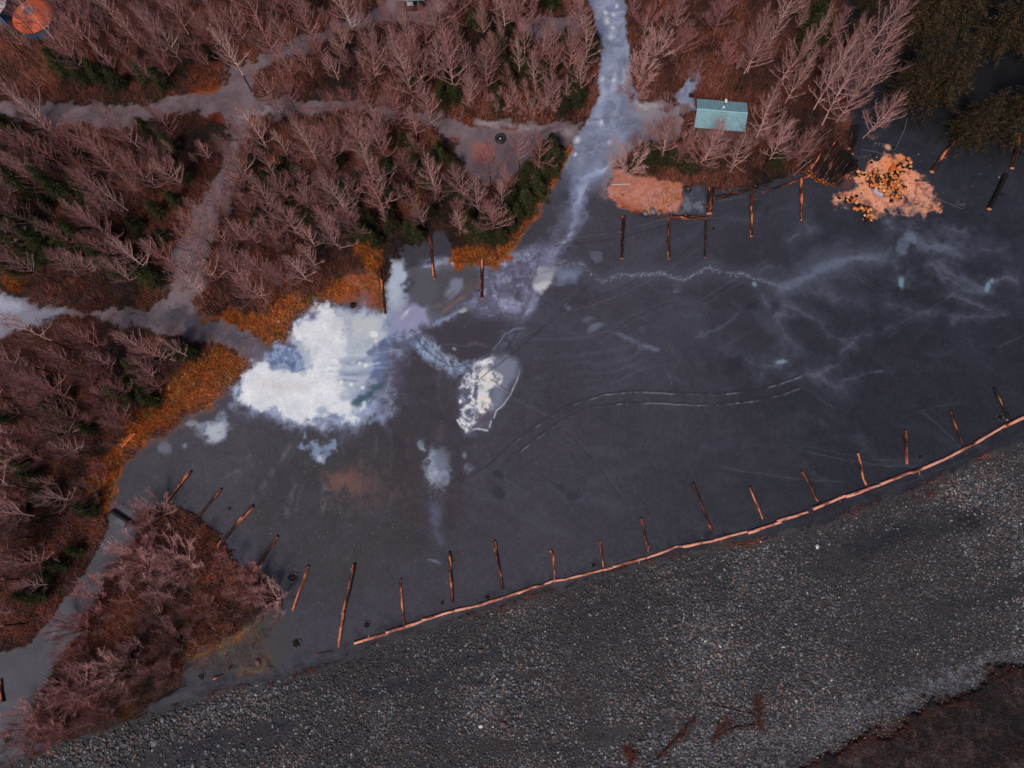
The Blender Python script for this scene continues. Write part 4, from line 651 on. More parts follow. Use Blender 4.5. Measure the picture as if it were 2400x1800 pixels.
for x, y in [(1620, 190), (1560, 260), (1480, 230), (1500, 180), (1540, 130), (1600, 100), (1510, 60), (1700, 150), (1660, 60), (1600, 350), (1660, 370), (1730, 345), (1560, 350), (1500, 350), (1800, 330), (1470, 400), (1840, 370), (1290, 255), (1240, 270), (1180, 255), (1130, 240)]+[(rnd(560, 900), rnd(330, 600)) for _ in range(12)]+[(rnd(20, 300), rnd(830, 1250)) for _ in range(16)]:
    add_thing('bare_shrub', 'shrub', 'low tangled leafless shrub', PT['shrub'], ('stem', 'crown'), x, y, rnd(.6, 1.0), 'leafless shrubs of the woods', 1.2)
# evergreens
def con(kind, px, py, sc, desc, group, hm): add_thing('spruce_tree' if kind != 'young' else 'young_spruce', 'evergreen', desc, PC[kind], ('trunk', 'crown'), px, py, sc, group, hm)
hp = np.array(HEDGE); n = 0; hh = []
while n < 42:
    x, y = rnd(hp[:, 0].min(), hp[:, 0].max()), rnd(hp[:, 1].min(), hp[:, 1].max())
    if not inpoly(x, y, HEDGE) or any((x-a)**2+(y-b)**2 < 17**2 for a, b in hh): 
        if random.random() < .002: break
        continue
    hh.append((x, y)); n += 1; con('young', x, y, rnd(.75, 1.15), 'young green spruce', 'young spruces beside the main road', 1.6)
for x, y, s in [(1372, 95, 1.1), (1388, 125, .9), (1385, 105, 1), (1330, 215, 1), (1348, 248, 1.05), (1322, 265, .9), (1362, 232, .9), (1340, 190, .9), (1045, 215, 1.1), (1062, 235, 1), (1040, 245, .9), (1075, 242, .9), (985, 190, 1), (1175, 130, .9), (1230, 30, 1.2), (1290, 20, 1.2), (1260, 190, .9), (1300, 160, .9), (968, 548, .9), (982, 560, .8), (860, 560, 1), (838, 548, .9), (885, 572, .9),
              (1500, 372, .85), (1520, 380, .9), (1548, 386, .8), (1572, 382, .85), (1598, 396, .9), (1622, 402, .8), (1490, 390, .7), (1812, 388, .9), (1880, 130, 1.5), (1900, 100, 1.6), (1905, 60, 1.5), (1850, 20, 1.3), (430, 815, 1), (455, 832, .9), (408, 832, .9), (120, 1350, 1), (150, 1322, .9), (98, 1392, 1), (190, 1290, .8), (310, 1552, .8), (292, 1580, .8), (268, 1600, .7), (120, 1620, .6), (150, 965, 1.2), (140, 1010, 1.2), (180, 990, 1), (330, 905, 1.1), (350, 880, 1.1), (300, 930, 1.1), (165, 175, 1.3), (210, 190, 1.3), (250, 195, 1.2), (290, 205, 1.1), (350, 190, 1.1), (390, 205, 1), (430, 110, .9), (500, 140, .8),
              (420, 480, .9), (560, 600, .8), (380, 660, 1), (350, 655, 1.1), (320, 640, 1.2)]:
    con('young', x, y, s*rnd(.9, 1.1), 'small dark green spruce', 'scattered young spruces', 1.6)
for _ in range(75):
    x, y = rnd(600, 1150), rnd(340, 550)
    if inpoly(x, y, STANDS[2][1]): con('young', x, y, rnd(.6, .95), 'small dark green spruce', 'scattered young spruces', 1.6)
for _ in range(30):
    x, y = rnd(1080, 1380), rnd(60, 260)
    if inpoly(x, y, STANDS[1][1]): con('young', x, y, rnd(.6, .95), 'small dark green spruce', 'scattered young spruces', 1.6)
for _ in range(26):
    x, y = rnd(60, 460), rnd(300, 660)
    if inpoly(x, y, STANDS[3][1]): con('young', x, y, rnd(.7, 1.1), 'small dark green spruce', 'scattered young spruces', 1.6)
for _ in range(24):
    x, y = rnd(20, 400), rnd(840, 1240)
    if inpoly(x, y, STANDS[4][1]): con('young', x, y, rnd(.7, 1.1), 'small dark green spruce', 'scattered young spruces', 1.6)
for x, y, s in [(25, 340, 1), (75, 345, .9), (125, 385, .85), (40, 420, 1), (20, 540, 1.05), (75, 560, 1), (110, 610, .9), (60, 640, .75), (160, 610, .9), (210, 600, .9), (255, 600, .8), (290, 640, .7), (185, 480, .9), (240, 480, .7), (120, 480, .9)]:
    con('dark', x, y, s, 'dense dark green spruce', 'dark spruces at the left edge', 4.5)
for x, y, s in [(2108, 238, .85), (2168, 243, 1), (2243, 332, .8), (2325, 318, .95), (2395, 300, 1), (2120, 95, 1), (2215, 60, 1), (2320, 120, 1), (2395, 110, 1), (2030, 30, .8), (2290, 10, 1), (1990, 110, .6)]:
    con('spruce', x, y, s*.8, 'large brownish green spruce', 'big spruces at the upper right', 8)
flush_labels()
# ------------------------------------------------------------------ undergrowth, grass, gravel (stuff)
def blades(name, n, wfun, cfun, L0, L1, wd, spread, label, cat):
    out = 0; Vs = []; Cs = []
    fx = RNG.uniform(GX[0] if 0 else cs[2][0]*0+min(c[0] for c in cs), max(c[0] for c in cs), n*6); fy = RNG.uniform(min(c[1] for c in cs), max(c[1] for c in cs), n*6)
    i = np.clip(np.searchsorted(GX, fx), 1, nx-1); j = np.clip(np.searchsorted(GY, fy), 1, ny-1)
    px, py = PX[j, i], PY[j, i]; ok = (px > -30) & (px < 2430) & (py > -30) & (py < 1830) & (RNG.random(n*6) < wfun(j, i, px, py))
    fx, fy, i, j, px, py = [a[ok][:n] for a in (fx, fy, i, j, px, py)]; m = len(fx)
    z = HZ[j, i]; az = RNG.uniform(0, 6.283, m); el = RNG.uniform(.15, spread, m); L = RNG.uniform(L0, L1, m)
    d = np.stack([np.cos(az)*np.sin(el), np.sin(az)*np.sin(el), np.cos(el)], -1)*L[:, None]; p = np.stack([fx, fy, z-.02], -1)
    wv = np.stack([-np.sin(az), np.cos(az), np.zeros(m)], -1)*(wd*RNG.uniform(.6, 1.3, m))[:, None]
    V = np.stack([p-wv, p+wv, p+d], 1).reshape(-1, 3); c = cfun(j, i, m); o = meshnp(name, V, np.arange(len(V)).reshape(-1, 3), M_blade, np.repeat(c, 3, 0))
    tag(o, label, cat, kind='stuff'); print(name, m)
CLm = np.maximum(np.maximum(MPK, mask_poly(R2([(560, 830), (740, 900), (1000, 880), (1400, 900), (1250, 960), (1060, 1150), (900, 1190), (770, 1100)]), 8, 6)), np.maximum(mask_poly(R5([(20, 130), (140, 60), (250, 120), (280, 350), (190, 380), (80, 400), (0, 300)]), 6, 8)*.85, mask_poly(RS([(560, 780), (700, 720), (1100, 560), (1080, 780), (820, 800)]), 8, 8)))
ISc = mask_poly(R7([(1180, 930), (1400, 840), (1560, 720), (1700, 620), (1900, 560), (1900, 1150), (1200, 1150)]), 10, 10); CLm = np.maximum(CLm, ISc*.85)
forest = np.clip(1-FLm, 0, 1)*(1-CLm); GA = np.maximum(np.maximum(mask_poly(GRASSA, 5, 15), mask_poly(GRASSB, 5, 15)), mask_poly(GRASSC, 4, 8))
UC = lin(np.array([(150, 100, 94), (122, 74, 68), (172, 118, 110), (86, 70, 46), (170, 84, 44), (120, 56, 36)]))
blades('undergrowth', 330000, lambda j, i, x, y: forest[j, i]*(1-.8*GA[j, i])*np.clip(.6+nT2[j, i]*2.2+nT[j, i]*1.2, .05, 1), lambda j, i, m: UC[RNG.integers(0, 6, m)]*(RNG.uniform(.35, 1.0, m)*(1+nC[j, i]*1.8+nT2[j, i]*2.2))[:, None], .25, 1.3, .014, 1.2, 'tangle of reddish brown twigs and dead stems under the bare trees', 'undergrowth')
GCc = lin(np.array([(244, 140, 48), (210, 104, 34), (250, 164, 88), (130, 96, 30), (184, 80, 30)]))
patch = np.maximum(GA, np.maximum(mask_poly(RS([(380, 1300), (480, 1330), (700, 1420), (850, 1180), (1000, 1180), (1050, 1330), (980, 1450), (760, 1490), (560, 1440)]), 10, 18)*.8, mask_poly(R4([(20, 110), (60, 80), (180, 120), (150, 240), (60, 230), (20, 190)]), 4, 5)))
blades('dry_grass', 120000, lambda j, i, x, y: patch[j, i]*np.clip(.7+nT[j, i]*2, .1, 1), lambda j, i, m: np.where((nT[j, i]*1.5+nB1[j, i] < -.09)[:, None], lin(np.array([(104, 92, 34), (74, 72, 28), (130, 84, 34)]))[RNG.integers(0, 3, m)], GCc[RNG.integers(0, 5, m)])*(RNG.uniform(.45, 1.2, m)*np.clip(1+nT2[j, i]*1.6+nF[j, i]*2.2, .3, 1.6))[:, None], .35, .95, .018, 1.4, 'orange dry grass in ragged strips along the flat and the road', 'grass')
MBs = mask_poly(BRUSHE, 40, 30)
blades('bank_brush', 42000, lambda j, i, x, y: np.maximum(MB[j, i], MBs[j, i]*.6)*np.clip(.5+nT[j, i]*2.5, .05, 1), lambda j, i, m: UC[RNG.integers(0, 6, m)]*(RNG.uniform(.15, .7, m))[:, None], .15, .7, .016, 1.35, 'dark low brush over wet ground in the lower right corner', 'brush')
from math import pi
def icos():
    t = (1+5**.5)/2; v = np.array([(-1, t, 0), (1, t, 0), (-1, -t, 0), (1, -t, 0), (0, -1, t), (0, 1, t), (0, -1, -t), (0, 1, -t), (t, 0, -1), (t, 0, 1), (-t, 0, -1), (-t, 0, 1)], float); v /= np.linalg.norm(v[0])
    f = [(0, 11, 5), (0, 5, 1), (0, 1, 7), (0, 7, 10), (0, 10, 11), (1, 5, 9), (5, 11, 4), (11, 10, 2), (10, 7, 6), (7, 1, 8), (3, 9, 4), (3, 4, 2), (3, 2, 6), (3, 6, 8), (3, 8, 9), (4, 9, 5), (2, 4, 11), (6, 2, 10), (8, 6, 7), (9, 8, 1)]
    return v, np.array(f)
IV, IF = icos()
def stones(name, n, wfun, r0, r1, pal, label, cat, pw=2.5, mat=None):
    K = n*8; fx = RNG.uniform(min(c[0] for c in cs), max(c[0] for c in cs), K); fy = RNG.uniform(min(c[1] for c in cs), max(c[1] for c in cs), K)
    i = np.clip(np.searchsorted(GX, fx), 1, nx-1); j = np.clip(np.searchsorted(GY, fy), 1, ny-1); px, py = PX[j, i], PY[j, i]
    ok = (px > -20) & (px < 2420) & (py > -20) & (py < 1850) & (RNG.random(K) < wfun(j, i, px, py)); fx, fy, i, j = [a[ok][:n] for a in (fx, fy, i, j)]; m = len(fx)
    r = r0+(r1-r0)*RNG.random(m)**pw; az = RNG.uniform(0, pi, m); sx = RNG.uniform(.9, 1.5, m); sz = RNG.uniform(.35, .6, m)
    r = r*(1+np.clip(nC[j, i]*1.0, -.2, .3)+.35*sst(1300, 300, PX[j, i])-.15*sst(1300, 2000, PX[j, i])); v = IV[None]*(1+RNG.normal(0, .11, (m, 12, 1))); x = v[..., 0]*(r*sx)[:, None]; y = v[..., 1]*(r/sx**.4)[:, None]*.85; c, s = np.cos(az)[:, None], np.sin(az)[:, None]
    V = np.stack([x*c-y*s+fx[:, None], x*s+y*c+fy[:, None], v[..., 2]*(r*sz)[:, None]+(HZ[j, i]+r*sz*.35)[:, None]], -1).reshape(-1, 3)
    F = (IF[None]+np.arange(m)[:, None, None]*12).reshape(-1, 3); col = pal[RNG.integers(0, len(pal), m)]*RNG.uniform(.4, 1.6, m)[:, None]*(1+.7*nC[j, i][:, None]+.7*nT2[j, i][:, None])
    o = meshnp(name, V, F, mat or M_stone, np.repeat(np.clip(col, 0, .8), 12, 0), True); tag(o, label, cat, kind='stuff'); print(name, m)
SP = lin(np.array([(84, 84, 90)]*10+[(106, 107, 113)]*6+[(74, 71, 74)]*12+[(106, 88, 84)]*8+[(126, 106, 96)]*3+[(120, 124, 128), (88, 96, 100), (150, 146, 146)]))
GBm = np.zeros_like(PX)
for L_, w_ in ((R9([(1900, 40), (1500, 130), (1150, 230), (950, 290)]), 66), (R9([(2300, 400), (2100, 560), (1700, 600)]), 34), (R8([(120, 1180), (500, 1110), (760, 980), (1000, 900)]), 26), (R8([(550, 1180), (800, 1110), (1250, 1030)]), 14), (R7([(900, 1659), (1400, 1500), (1800, 1400)]), 66), (R8([(900, 1560), (1400, 1500), (1900, 1440), (2212, 1380)]), 26), (R9([(0, 1400), (200, 1420)]), 30)):
    wx_, wy_ = W(10); GBm = np.maximum(GBm, sst(w_, w_*.2, dline(wx_, wy_, L_)+nE*16))
stones('gravel', 150000, lambda j, i, x, y: MG[j, i]*(1-MB[j, i])*sst(6, -30, s_[j, i])*np.clip(.75+nT2[j, i]*1.1+nC[j, i]*.5, .35, 1)*(1-.85*GBm[j, i]), .028, .16, SP, 'grey and brown river cobbles covering the bar below the log line', 'gravel', 3)
PBL = np.zeros_like(PX)
for L_ in (R4([(2000, 1340), (1880, 1560), (1870, 1659)]), R4([(1880, 1240), (1700, 1500), (1560, 1659)])+[(500, 1290)], R4([(1620, 1300), (1450, 1480)]), R4([(2120, 1500), (2090, 1659)])+[(730, 1330)], R5([(320, 1250), (310, 1650)])+[(905, 1290)], R5([(115, 1300), (105, 1650)]), R5([(520, 1300), (480, 1650)])+[(960, 1280)], [(640, 1080), (600, 1230), (560, 1330)]):
    PBL = np.maximum(PBL, sst(7, 1, dline(PX+nE*8, PY, L_)))
stones('pebbles', 9000, lambda j, i, x, y: MF[j, i]*np.clip(PBL[j, i]*np.clip(.5+nT[j, i]*4, 0, 1)*1.2+sst(60, 5, s_[j, i])+.08+.5*sst(330, 0, np.hypot(x-800, y-1230)), 0, 1), 0.008, .034, lin(np.array([(130, 128, 132), (170, 168, 170), (100, 96, 100)])), 'small pale pebbles strewn over the dark sand', 'pebbles', 3)
SDm = mask_poly(SAWDUST, 18, 20); SDn = sst(150, 20, np.hypot(PX-2100, PY-440))*.06+sst(90, 10, np.hypot(PX-2310, PY-430))*.12
stones('wood_chips', 15000, lambda j, i, x, y: np.clip(SDm[j, i]*.8+SDn[j, i], 0, 1), .012, .075, lin(np.array([(244, 178, 142), (236, 156, 108), (205, 130, 92), (84, 50, 42), (250, 210, 185), (60, 42, 40)])), 'orange wood chips and sawdust around the chopped pile', 'wood chips', 2)
del C3, nA1, nA2
# ------------------------------------------------------------------ logs
def log_obj(name, pts, r, mat, label, cat, group=None, z0=None, cut=M_cut2, sides=10, rend=None, world=False, lift=0, stubs=0):
    W_ = [np.array(p, float) if world else G(*p) for p in pts]
    if len(W_) == 2:
        a, b = W_; W_ = [a+(b-a)*t for t in np.linspace(0, 1, 6)]; dd = nrm(b-a); nn = np.array([-dd[1], dd[0], 0]); off = 0
        for k in range(1, 5): off = rnd(-.03, .03)*min(1, np.linalg.norm(b-a)/4); W_[k] = W_[k]+nn*off
    o0 = W_[0].copy(); dv = W_[-1]-W_[0]; ang = math.atan2(dv[1], dv[0]); c, s = math.cos(-ang), math.sin(-ang)
    if not world: 
        for w in W_: w[2] = max(hz(w[0], w[1]), o0[2]-.2)
    L = []
    for w in W_: d = w-o0; L.append(np.array([d[0]*c-d[1]*s, d[0]*s+d[1]*c, d[2]]))
    n = len(L); V = []; rend = rend or r*.8
    for i, p in enumerate(L):
        rr = r+(rend-r)*i/(n-1); rr *= rnd(.93, 1.07); t = nrm(L[min(i+1, n-1)]-L[max(i-1, 0)]); u = nrm(np.cross([0, 0, 1], t)); v = np.cross(t, u)
        for k in range(sides): a = 2*pi*k/sides; q = rr*rnd(.93, 1.07); V.append(p+q*(math.cos(a)*u+math.sin(a)*v)+np.array([0, 0, rr*.8]))
    F = [(i*sides+k, i*sides+(k+1) % sides, (i+1)*sides+(k+1) % sides, (i+1)*sides+k) for i in range(n-1) for k in range(sides)]
    bm_e = bpy.data.objects.new(name, None); o = meshnp(name, V, F, mat, smooth=True); bpy.data.objects.remove(bm_e)
    o.location = (o0[0], o0[1], o0[2]+lift); o.rotation_euler = (0, 0, ang)
    for e in (0, n-1):
        cV = [V[e*sides+k] for k in range(sides)]; cc = sum(cV)/sides; ax = nrm(L[1]-L[0]) if e == 0 else -nrm(L[-1]-L[-2]); cV = [q-ax*.003 for q in cV]+[cc-ax*.006]
        order = [(k, (k+1) % sides, sides) if e else ((k+1) % sides, k, sides) for k in range(sides)]
        meshnp('cut_end', cV, order, cut, parent=o)
    for q in range(stubs):
        i = random.randint(1, n-2); T = Tubes(); d = np.array([rnd(-.3, .3), random.choice((-1, 1))*rnd(.7, 1), rnd(.1, .5)]); T.line(grow(L[i]+np.array([0, 0, r*.8]), d, r*rnd(2, 4), 3, 0, .2), r*.3, r*.12); V2, F2 = T.arr(5); meshnp('branch_stub', V2, F2, mat, parent=o)
    tag(o, label, cat, group); return o
random.seed(5)
ORDW = ['first', 'second', 'third', 'fourth', 'fifth', 'sixth', 'seventh', 'eighth', 'ninth', 'tenth', 'eleventh', 'twelfth', 'thirteenth', 'fourteenth', 'fifteenth', 'sixteenth', 'seventeenth', 'eighteenth', 'nineteenth', 'twentieth', 'twenty-first', 'twenty-second', 'twenty-third', 'twenty-fourth', 'twenty-fifth', 'twenty-sixth']
LINE = [[(831, 1507), (912, 1484)], [(905, 1482), (950, 1469)], [(951, 1469), (990, 1455)], [(990, 1453), (1066, 1431)], [(1066, 1431), (1120, 1419)], [(1120, 1419), (1203, 1393)], [(1203, 1393), (1216, 1388)], [(1214, 1390), (1247, 1377)], [(1247, 1377), (1274, 1372)], [(1274, 1370), (1296, 1361), (1325, 1358), (1346, 1352)], [(1346, 1352), (1415, 1335)], [(1415, 1335), (1435, 1330)], [(1435, 1329), (1514, 1307)], [(1516, 1307), (1560, 1292), (1585, 1281), (1601, 1280)], [(1600, 1281), (1674, 1267)], [(1674, 1266), (1750, 1246)], [(1752, 1249), (1830, 1223)], [(1820, 1222), (1893, 1200)], [(1904, 1193), (1980, 1162)], [(1981, 1164), (2061, 1137)], [(2061, 1135), (2135, 1106)], [(2135, 1108), (2211, 1077)], [(2211, 1077), (2284, 1039)], [(2284, 1039), (2356, 996)], [(2354, 1000), (2470, 944)]]
for i, p in enumerate(LINE):
    log_obj('boundary_log', p, .165*rnd(.9, 1.12) if i > 17 else .145*rnd(.85, 1.15), M_log_bright, f'{ORDW[i]} copper log from the left end of the long log line', 'log', 'copper logs laid end to end along the bank', stubs=1 if i % 3 == 0 else 0)
DIV = [([(448, 1106), (382, 1190)], .18, 'd'), ([(519, 1148), (448, 1232)], .16, 'd'), ([(593, 1188), (510, 1281)], .21, 'd'), ([(651, 1258), (597, 1339)], .17, 'd'), ([(723, 1327), (710, 1370), (699, 1395), (687, 1431)], .15, 'b'), ([(831, 1323), (818, 1390), (803, 1440)], .19, 'd'), ([(806, 1435), (793, 1518)], .16, 'b'), ([(938, 1358), (941, 1400), (948, 1467)], .13, 'b'), ([(1054, 1295), (1061, 1414)], .16, 'd'), ([(1159, 1269), (1166, 1310), (1179, 1382)], .15, 'd'), ([(1291, 1290), (1297, 1305), (1300, 1359)], .13, 'b'), ([(1406, 1268), (1411, 1300), (1414, 1329)], .11, 'b'), ([(1502, 1216), (1510, 1250), (1521, 1294)], .13, 'b'), ([(1623, 1133), (1637, 1165), (1650, 1200), (1670, 1250)], .13, 'd'), ([(1757, 1142), (1772, 1180), (1787, 1216)], .12, 'b'), ([(1878, 1106), (1895, 1130), (1908, 1160), (1916, 1175)], .13, 'b'), ([(2009, 1063), (2018, 1095), (2022, 1120), (2030, 1139)], .13, 'b'), ([(2120, 1010), (2124, 1088)], .16, 'b'), ([(2229, 965), (2242, 1005), (2253, 1039)], .13, 'd'), ([(2329, 911), (2365, 985)], .17, 'k')]
for i, (p, r, t) in enumerate(DIV):
    log_obj('divider_log', p, r, {'b': M_log_mix, 'd': M_log_dark, 'k': M_log_black}[t], f'{ORDW[i]} short divider log from the left, {dict(b="orange-streaked", d="dark patchy", k="blackened")[t]}, north of the bank', 'log', 'short logs dividing the parking bays', stubs=1 if i in (0, 8, 15) else 0)
UP = [([(1461, 509), (1457, 607)], .2, 'd', 'upright-running bark log left of the square log bay'), ([(1567, 509), (1567, 608)], .17, 'd', 'log forming the left side of the square bay'), ([(1572, 510), (1655, 513)], .22, 'd', 'stout log across the top of the square bay'), ([(1654, 516), (1651, 604)], .13, 'd', 'thin log forming the right side of the square bay'), ([(1664, 445), (1661, 503)], .38, 'd', 'short very thick brown log by the pink soil'), ([(1672, 466), (1700, 461), (1755, 446)], .2, 'd', 'slanting log right of the thick brown log'), ([(1761, 447), (1760, 555)], .19, 'b', 'orange-flecked log below the end of the slanting log'), ([(1770, 437), (1830, 415)], .1, 'k', 'thin dark pole lying on the wood edge'), ([(1788, 452), (1870, 424)], .13, 'd', 'long thin pole along the wood edge below another'), ([(1832, 438), (1907, 408)], .13, 'd', 'thin pole running up to the log stack'), ([(1878, 420), (1877, 517)], .18, 'b', 'straight log hanging down left of the log stack'),
      ([(891, 631), (896, 670), (904, 737)], .15, 'd', 'log standing between orange grass and pale ice column'), ([(1009, 556), (1012, 600), (1018, 654)], .16, 'd', 'dark log in the small grey bay'), ([(1130, 606), (1129, 700)], .19, 'd', 'orange and black log beside the main road mouth'), ([(2182, 405), (2205, 372), (2233, 333)], .24, 'd', 'patchy fallen log pointing into the spruces'), ([(2388, 315), (2370, 396)], .24, 'd', 'fallen trunk at the right edge, upper one'), ([(2356, 412), (2316, 492)], .27, 'k', 'fallen trunk at the right edge, lower one'), ([(2000, 300), (1989, 351)], .28, 'k', 'stubby log above the stack with pale cut end'), ([(2008, 297), (1996, 362)], .22, 'k', 'black log right beside the stubby one'), ([(264, 1198), (300, 1220), (330, 1235)], .24, 'k', 'blackened log across the lower left footpath'), ([(2, 1594), (4, 1620), (10, 1645)], .2, 'b', 'orange log at the left photo edge'), ([(318, 1016), (287, 1048)], .13, 'o', 'wider of two orange planks in the grass'), ([(312, 1014), (284, 1042)], .05, 'o', 'narrow orange plank beside the wider one'),
      ([(490, 1240), (523, 1254)], .07, 'b', 'thin stick left of the third divider log'), ([(528, 1328), (556, 1334)], .09, 'd', 'small broken stick by the brush island'), ([(622, 1368), (645, 1382)], .05, 'b', 'tiny orange stick by the brush island'), ([(501, 1591), (522, 1582)], .12, 'b', 'short pale log below the brush island'), ([(738, 1533), (782, 1525)], .04, 'b', 'thin pole on two stubs near the bank'), ([(1432, 433), (1477, 432)], .09, 'w', 'pale pole lying on the pink soil'), ([(1540, 480), (1600, 455)], .0, None, '')]
for p, r, t, lab in UP:
    if t: log_obj('fallen_log' if r > .12 else 'pole', p, r, {'b': M_log_dark, 'd': M_log_dark, 'k': M_log_black, 'o': M_orangeplank, 'w': M_palepole}[t], lab, 'log', stubs=1 if r > .15 and t != 'o' else 0)
# log stack
A0, A1 = [(1884, 398), (1905, 415), (1930, 430), (1962, 437)], [(1925, 335), (1950, 337), (1978, 355), (2011, 397)]
def lerp(L, t): f = t*(len(L)-1); i = min(int(f), len(L)-2); return (L[i][0]+(L[i+1][0]-L[i][0])*(f-i), L[i][1]+(L[i+1][1]-L[i][1])*(f-i))
for layer, cnt in ((0, 24), (1, 23), (2, 19)):
    for i in range(cnt):
        t = (i+.5)/cnt*(1-.06*layer)+.03*layer; a = G(*lerp(A0, t)); b = G(*lerp(A1, t)); d = nrm(b-a); a = a-d*rnd(-.05, .35); b = b+d*rnd(-.1, .3); r = rnd(.095, .13); zz = .23*layer+rnd(0, .05)
        a[2] += zz; b[2] += zz+rnd(-.02, .05)
        ln = 'bottom' if layer == 0 else 'middle' if layer == 1 else 'top'
        log_obj('stacked_pole', [a, a+(b-a)*.3, a+(b-a)*.65, b], r, random.choice((M_log_pole, M_log_pole, M_log_pole, M_log_black, M_log_dark)), f'bark-covered pole in the {ln} layer of the log stack' if layer < 2 else f'{ORDW[i]} pole from the left in the top layer of the log stack', 'log', 'poles in the log stack', world=True, sides=7, cut=random.choice((M_cut3, M_cut3, M_cut3, M_cut3, M_cut)))
for k, (x, y) in enumerate([(1900, 385), (1892, 372), (1905, 350), (1925, 330), (1915, 345), (1880, 400)]):
    log_obj('loose_branch', [(x-22, y+14+rnd(-4, 8)), (x+6, y-12), (x+22, y-24)], .06, random.choice((M_log_pole, M_grey)), f'{ORDW[k]} loose branch left of the log stack, from its foot', 'branch', 'loose branches by the log stack', lift=.25)
# firewood rounds
def round_proto(seed, r, h, split=False):
    random.seed(seed); n = 12; V = []; sg = (n//2+1) if split else n
    prof = [(math.cos(2*pi*k/n)*r*rnd(.92, 1.06), math.sin(2*pi*k/n)*r*rnd(.92, 1.06)) for k in range(sg)]
    if split: prof = prof+[(0, -.02)]
    m = len(prof); V = [(x, y, -h/2) for x, y in prof]+[(x, y, h/2) for x, y in prof]
    bark = meshnp('firewood_round', V, [(k, (k+1) % m, m+(k+1) % m, m+k) for k in range(m)], M_log_black if not split else M_split, link=False)
    faces = []
    for z in (-h/2-.003, h/2+.003):
        vv = [(x*.99, y*.99, z) for x, y in prof]+[(sum(p[0] for p in prof)/m, sum(p[1] for p in prof)/m, z)]
        faces.append(meshnp('cut_face', vv, [((k+1) % m, k, m) if z < 0 else (k, (k+1) % m, m) for k in range(m)], random.choice((M_cut, M_cut4)), link=False))
    return bark, faces, h, r
RP = [round_proto(1, .18, .36), round_proto(2, .14, .34), round_proto(3, .22, .3), round_proto(4, .19, .36, True), round_proto(5, .16, .38, True)]
fw = []
def firewood(x, y, z, k, rx, rz, lab, group):
    bark, faces, h, r = RP[k]; o = obj('firewood_round' if k < 3 else 'split_log', bark)
    o.location = (x, y, z); o.rotation_euler = (rx, rnd(-.3, .3), rz)
    for f in faces: obj('cut_face', f, o)
    tag(o, lab, 'firewood', group)
random.seed(9)
PILE = RF([(740, 640), (800, 610), (850, 660), (930, 650), (950, 590), (1010, 580), (1060, 620), (1000, 700), (1080, 720), (1090, 790), (1030, 800), (1040, 860), (960, 880), (890, 850), (880, 810), (770, 760), (725, 700)])
pp_ = np.array(PILE); n = 0
while n < 170:
    x, y = rnd(pp_[:, 0].min(), pp_[:, 0].max()), rnd(pp_[:, 1].min(), pp_[:, 1].max())
    if not inpoly(x, y, PILE): continue
    dist = -sdpoly(np.array([x]), np.array([y]), PILE)[0]; g = G(x, y); k = random.choice((0, 1, 1, 2, 3, 3, 4, 4)); lvl = rnd(0, min(dist*.055, .75)); up = random.random() < .35
    firewood(g[0], g[1], g[2]+.17+lvl, k, rnd(-.25, .25) if up else rnd(1.1, 1.9), rnd(0, 6.28), 'chopped piece of firewood heaped in the main pile on the sawdust', 'firewood heaped in the main pile'); n += 1
CH = [(1110, 505, 2, 'round block at the upper right of the sawdust'), (1130, 545, 0, ''), (1070, 570, 0, ''), (1100, 575, 1, ''), (1130, 582, 0, ''), (1040, 545, 1, ''), (655, 605, 1, ''), (680, 638, 1, ''), (705, 640, 0, ''), (640, 625, 0, ''), (830, 605, 1, ''), (540, 865, 0, ''), (535, 895, 1, ''), (580, 875, 2, ''), (560, 895, 0, ''), (625, 850, 1, ''), (600, 890, 4, ''), (640, 895, 3, ''), (655, 940, 2, ''), (620, 920, 0, ''), (690, 950, 1, ''), (610, 965, 3, ''), (635, 975, 4, ''), (685, 985, 3, ''), (670, 970, 0, ''), (730, 965, 2, ''), (735, 990, 1, ''), (730, 1010, 1, ''), (755, 985, 0, ''), (700, 1035, 1, ''), (725, 1030, 4, ''), (750, 1030, 3, ''), (770, 1040, 1, ''), (705, 1065, 1, ''), (730, 1050, 3, ''), (760, 1065, 4, ''), (715, 1085, 1, ''), (735, 1092, 1, ''), (760, 1085, 1, ''), (775, 1060, 1, ''), (975, 560, 4, ''), (955, 900, 0, ''), (1050, 865, 1, ''), (1040, 745, 1, ''), (470, 860, 2, ''), (765, 540, 1, '')]
byx = sorted(range(len(CH)), key=lambda i: CH[i][1])
for i, (x, y, k, lab) in enumerate(CH):
    px, py = RF([(x, y)])[0]; g = G(px, py)
    if not lab:
        near = min([('the black round tub', 817, 487), ('the lower left corner of the sawdust', 480, 860), ('the string of rounds', 600, 890), ('the tail clump', 735, 1060), ('the largest standing round', 655, 940), ('the upper right block', 1120, 530), ('the stack end', 650, 620), ('the pile right foot', 1045, 860), ('the pile upper rim', 960, 560), ('the pile left rim', 770, 560)], key=lambda q: (q[1]-x)**2+(q[2]-y)**2)
        di = DIRS[int(round(math.degrees(math.atan2(y-near[2], x-near[1])) % 360/45)) % 8]; lab = f'{"cut round" if k < 3 else "split piece"} of firewood {di} {near[0]}'
        c0 = sum(1 for q in fw if q == lab); fw.append(lab)
        if c0: lab += f', {ORDW[c0]} farther one' if c0 > 0 else ''
    up = random.random() < .65; firewood(g[0], g[1], g[2]+(.17 if k < 3 else .14), k, 0 if up else 1.5, rnd(0, 6.28), lab, 'loose firewood around the pile')
log_obj('firewood_pole', RF([(935, 610), (985, 580), (1050, 545)]), .11, M_log_black, 'dark pole resting across the upper sawdust', 'log', lift=.2); log_obj('firewood_pole', RF([(965, 612), (1040, 560)]), .09, M_split, 'pale split pole beside the dark pole on sawdust', 'log', lift=.1)
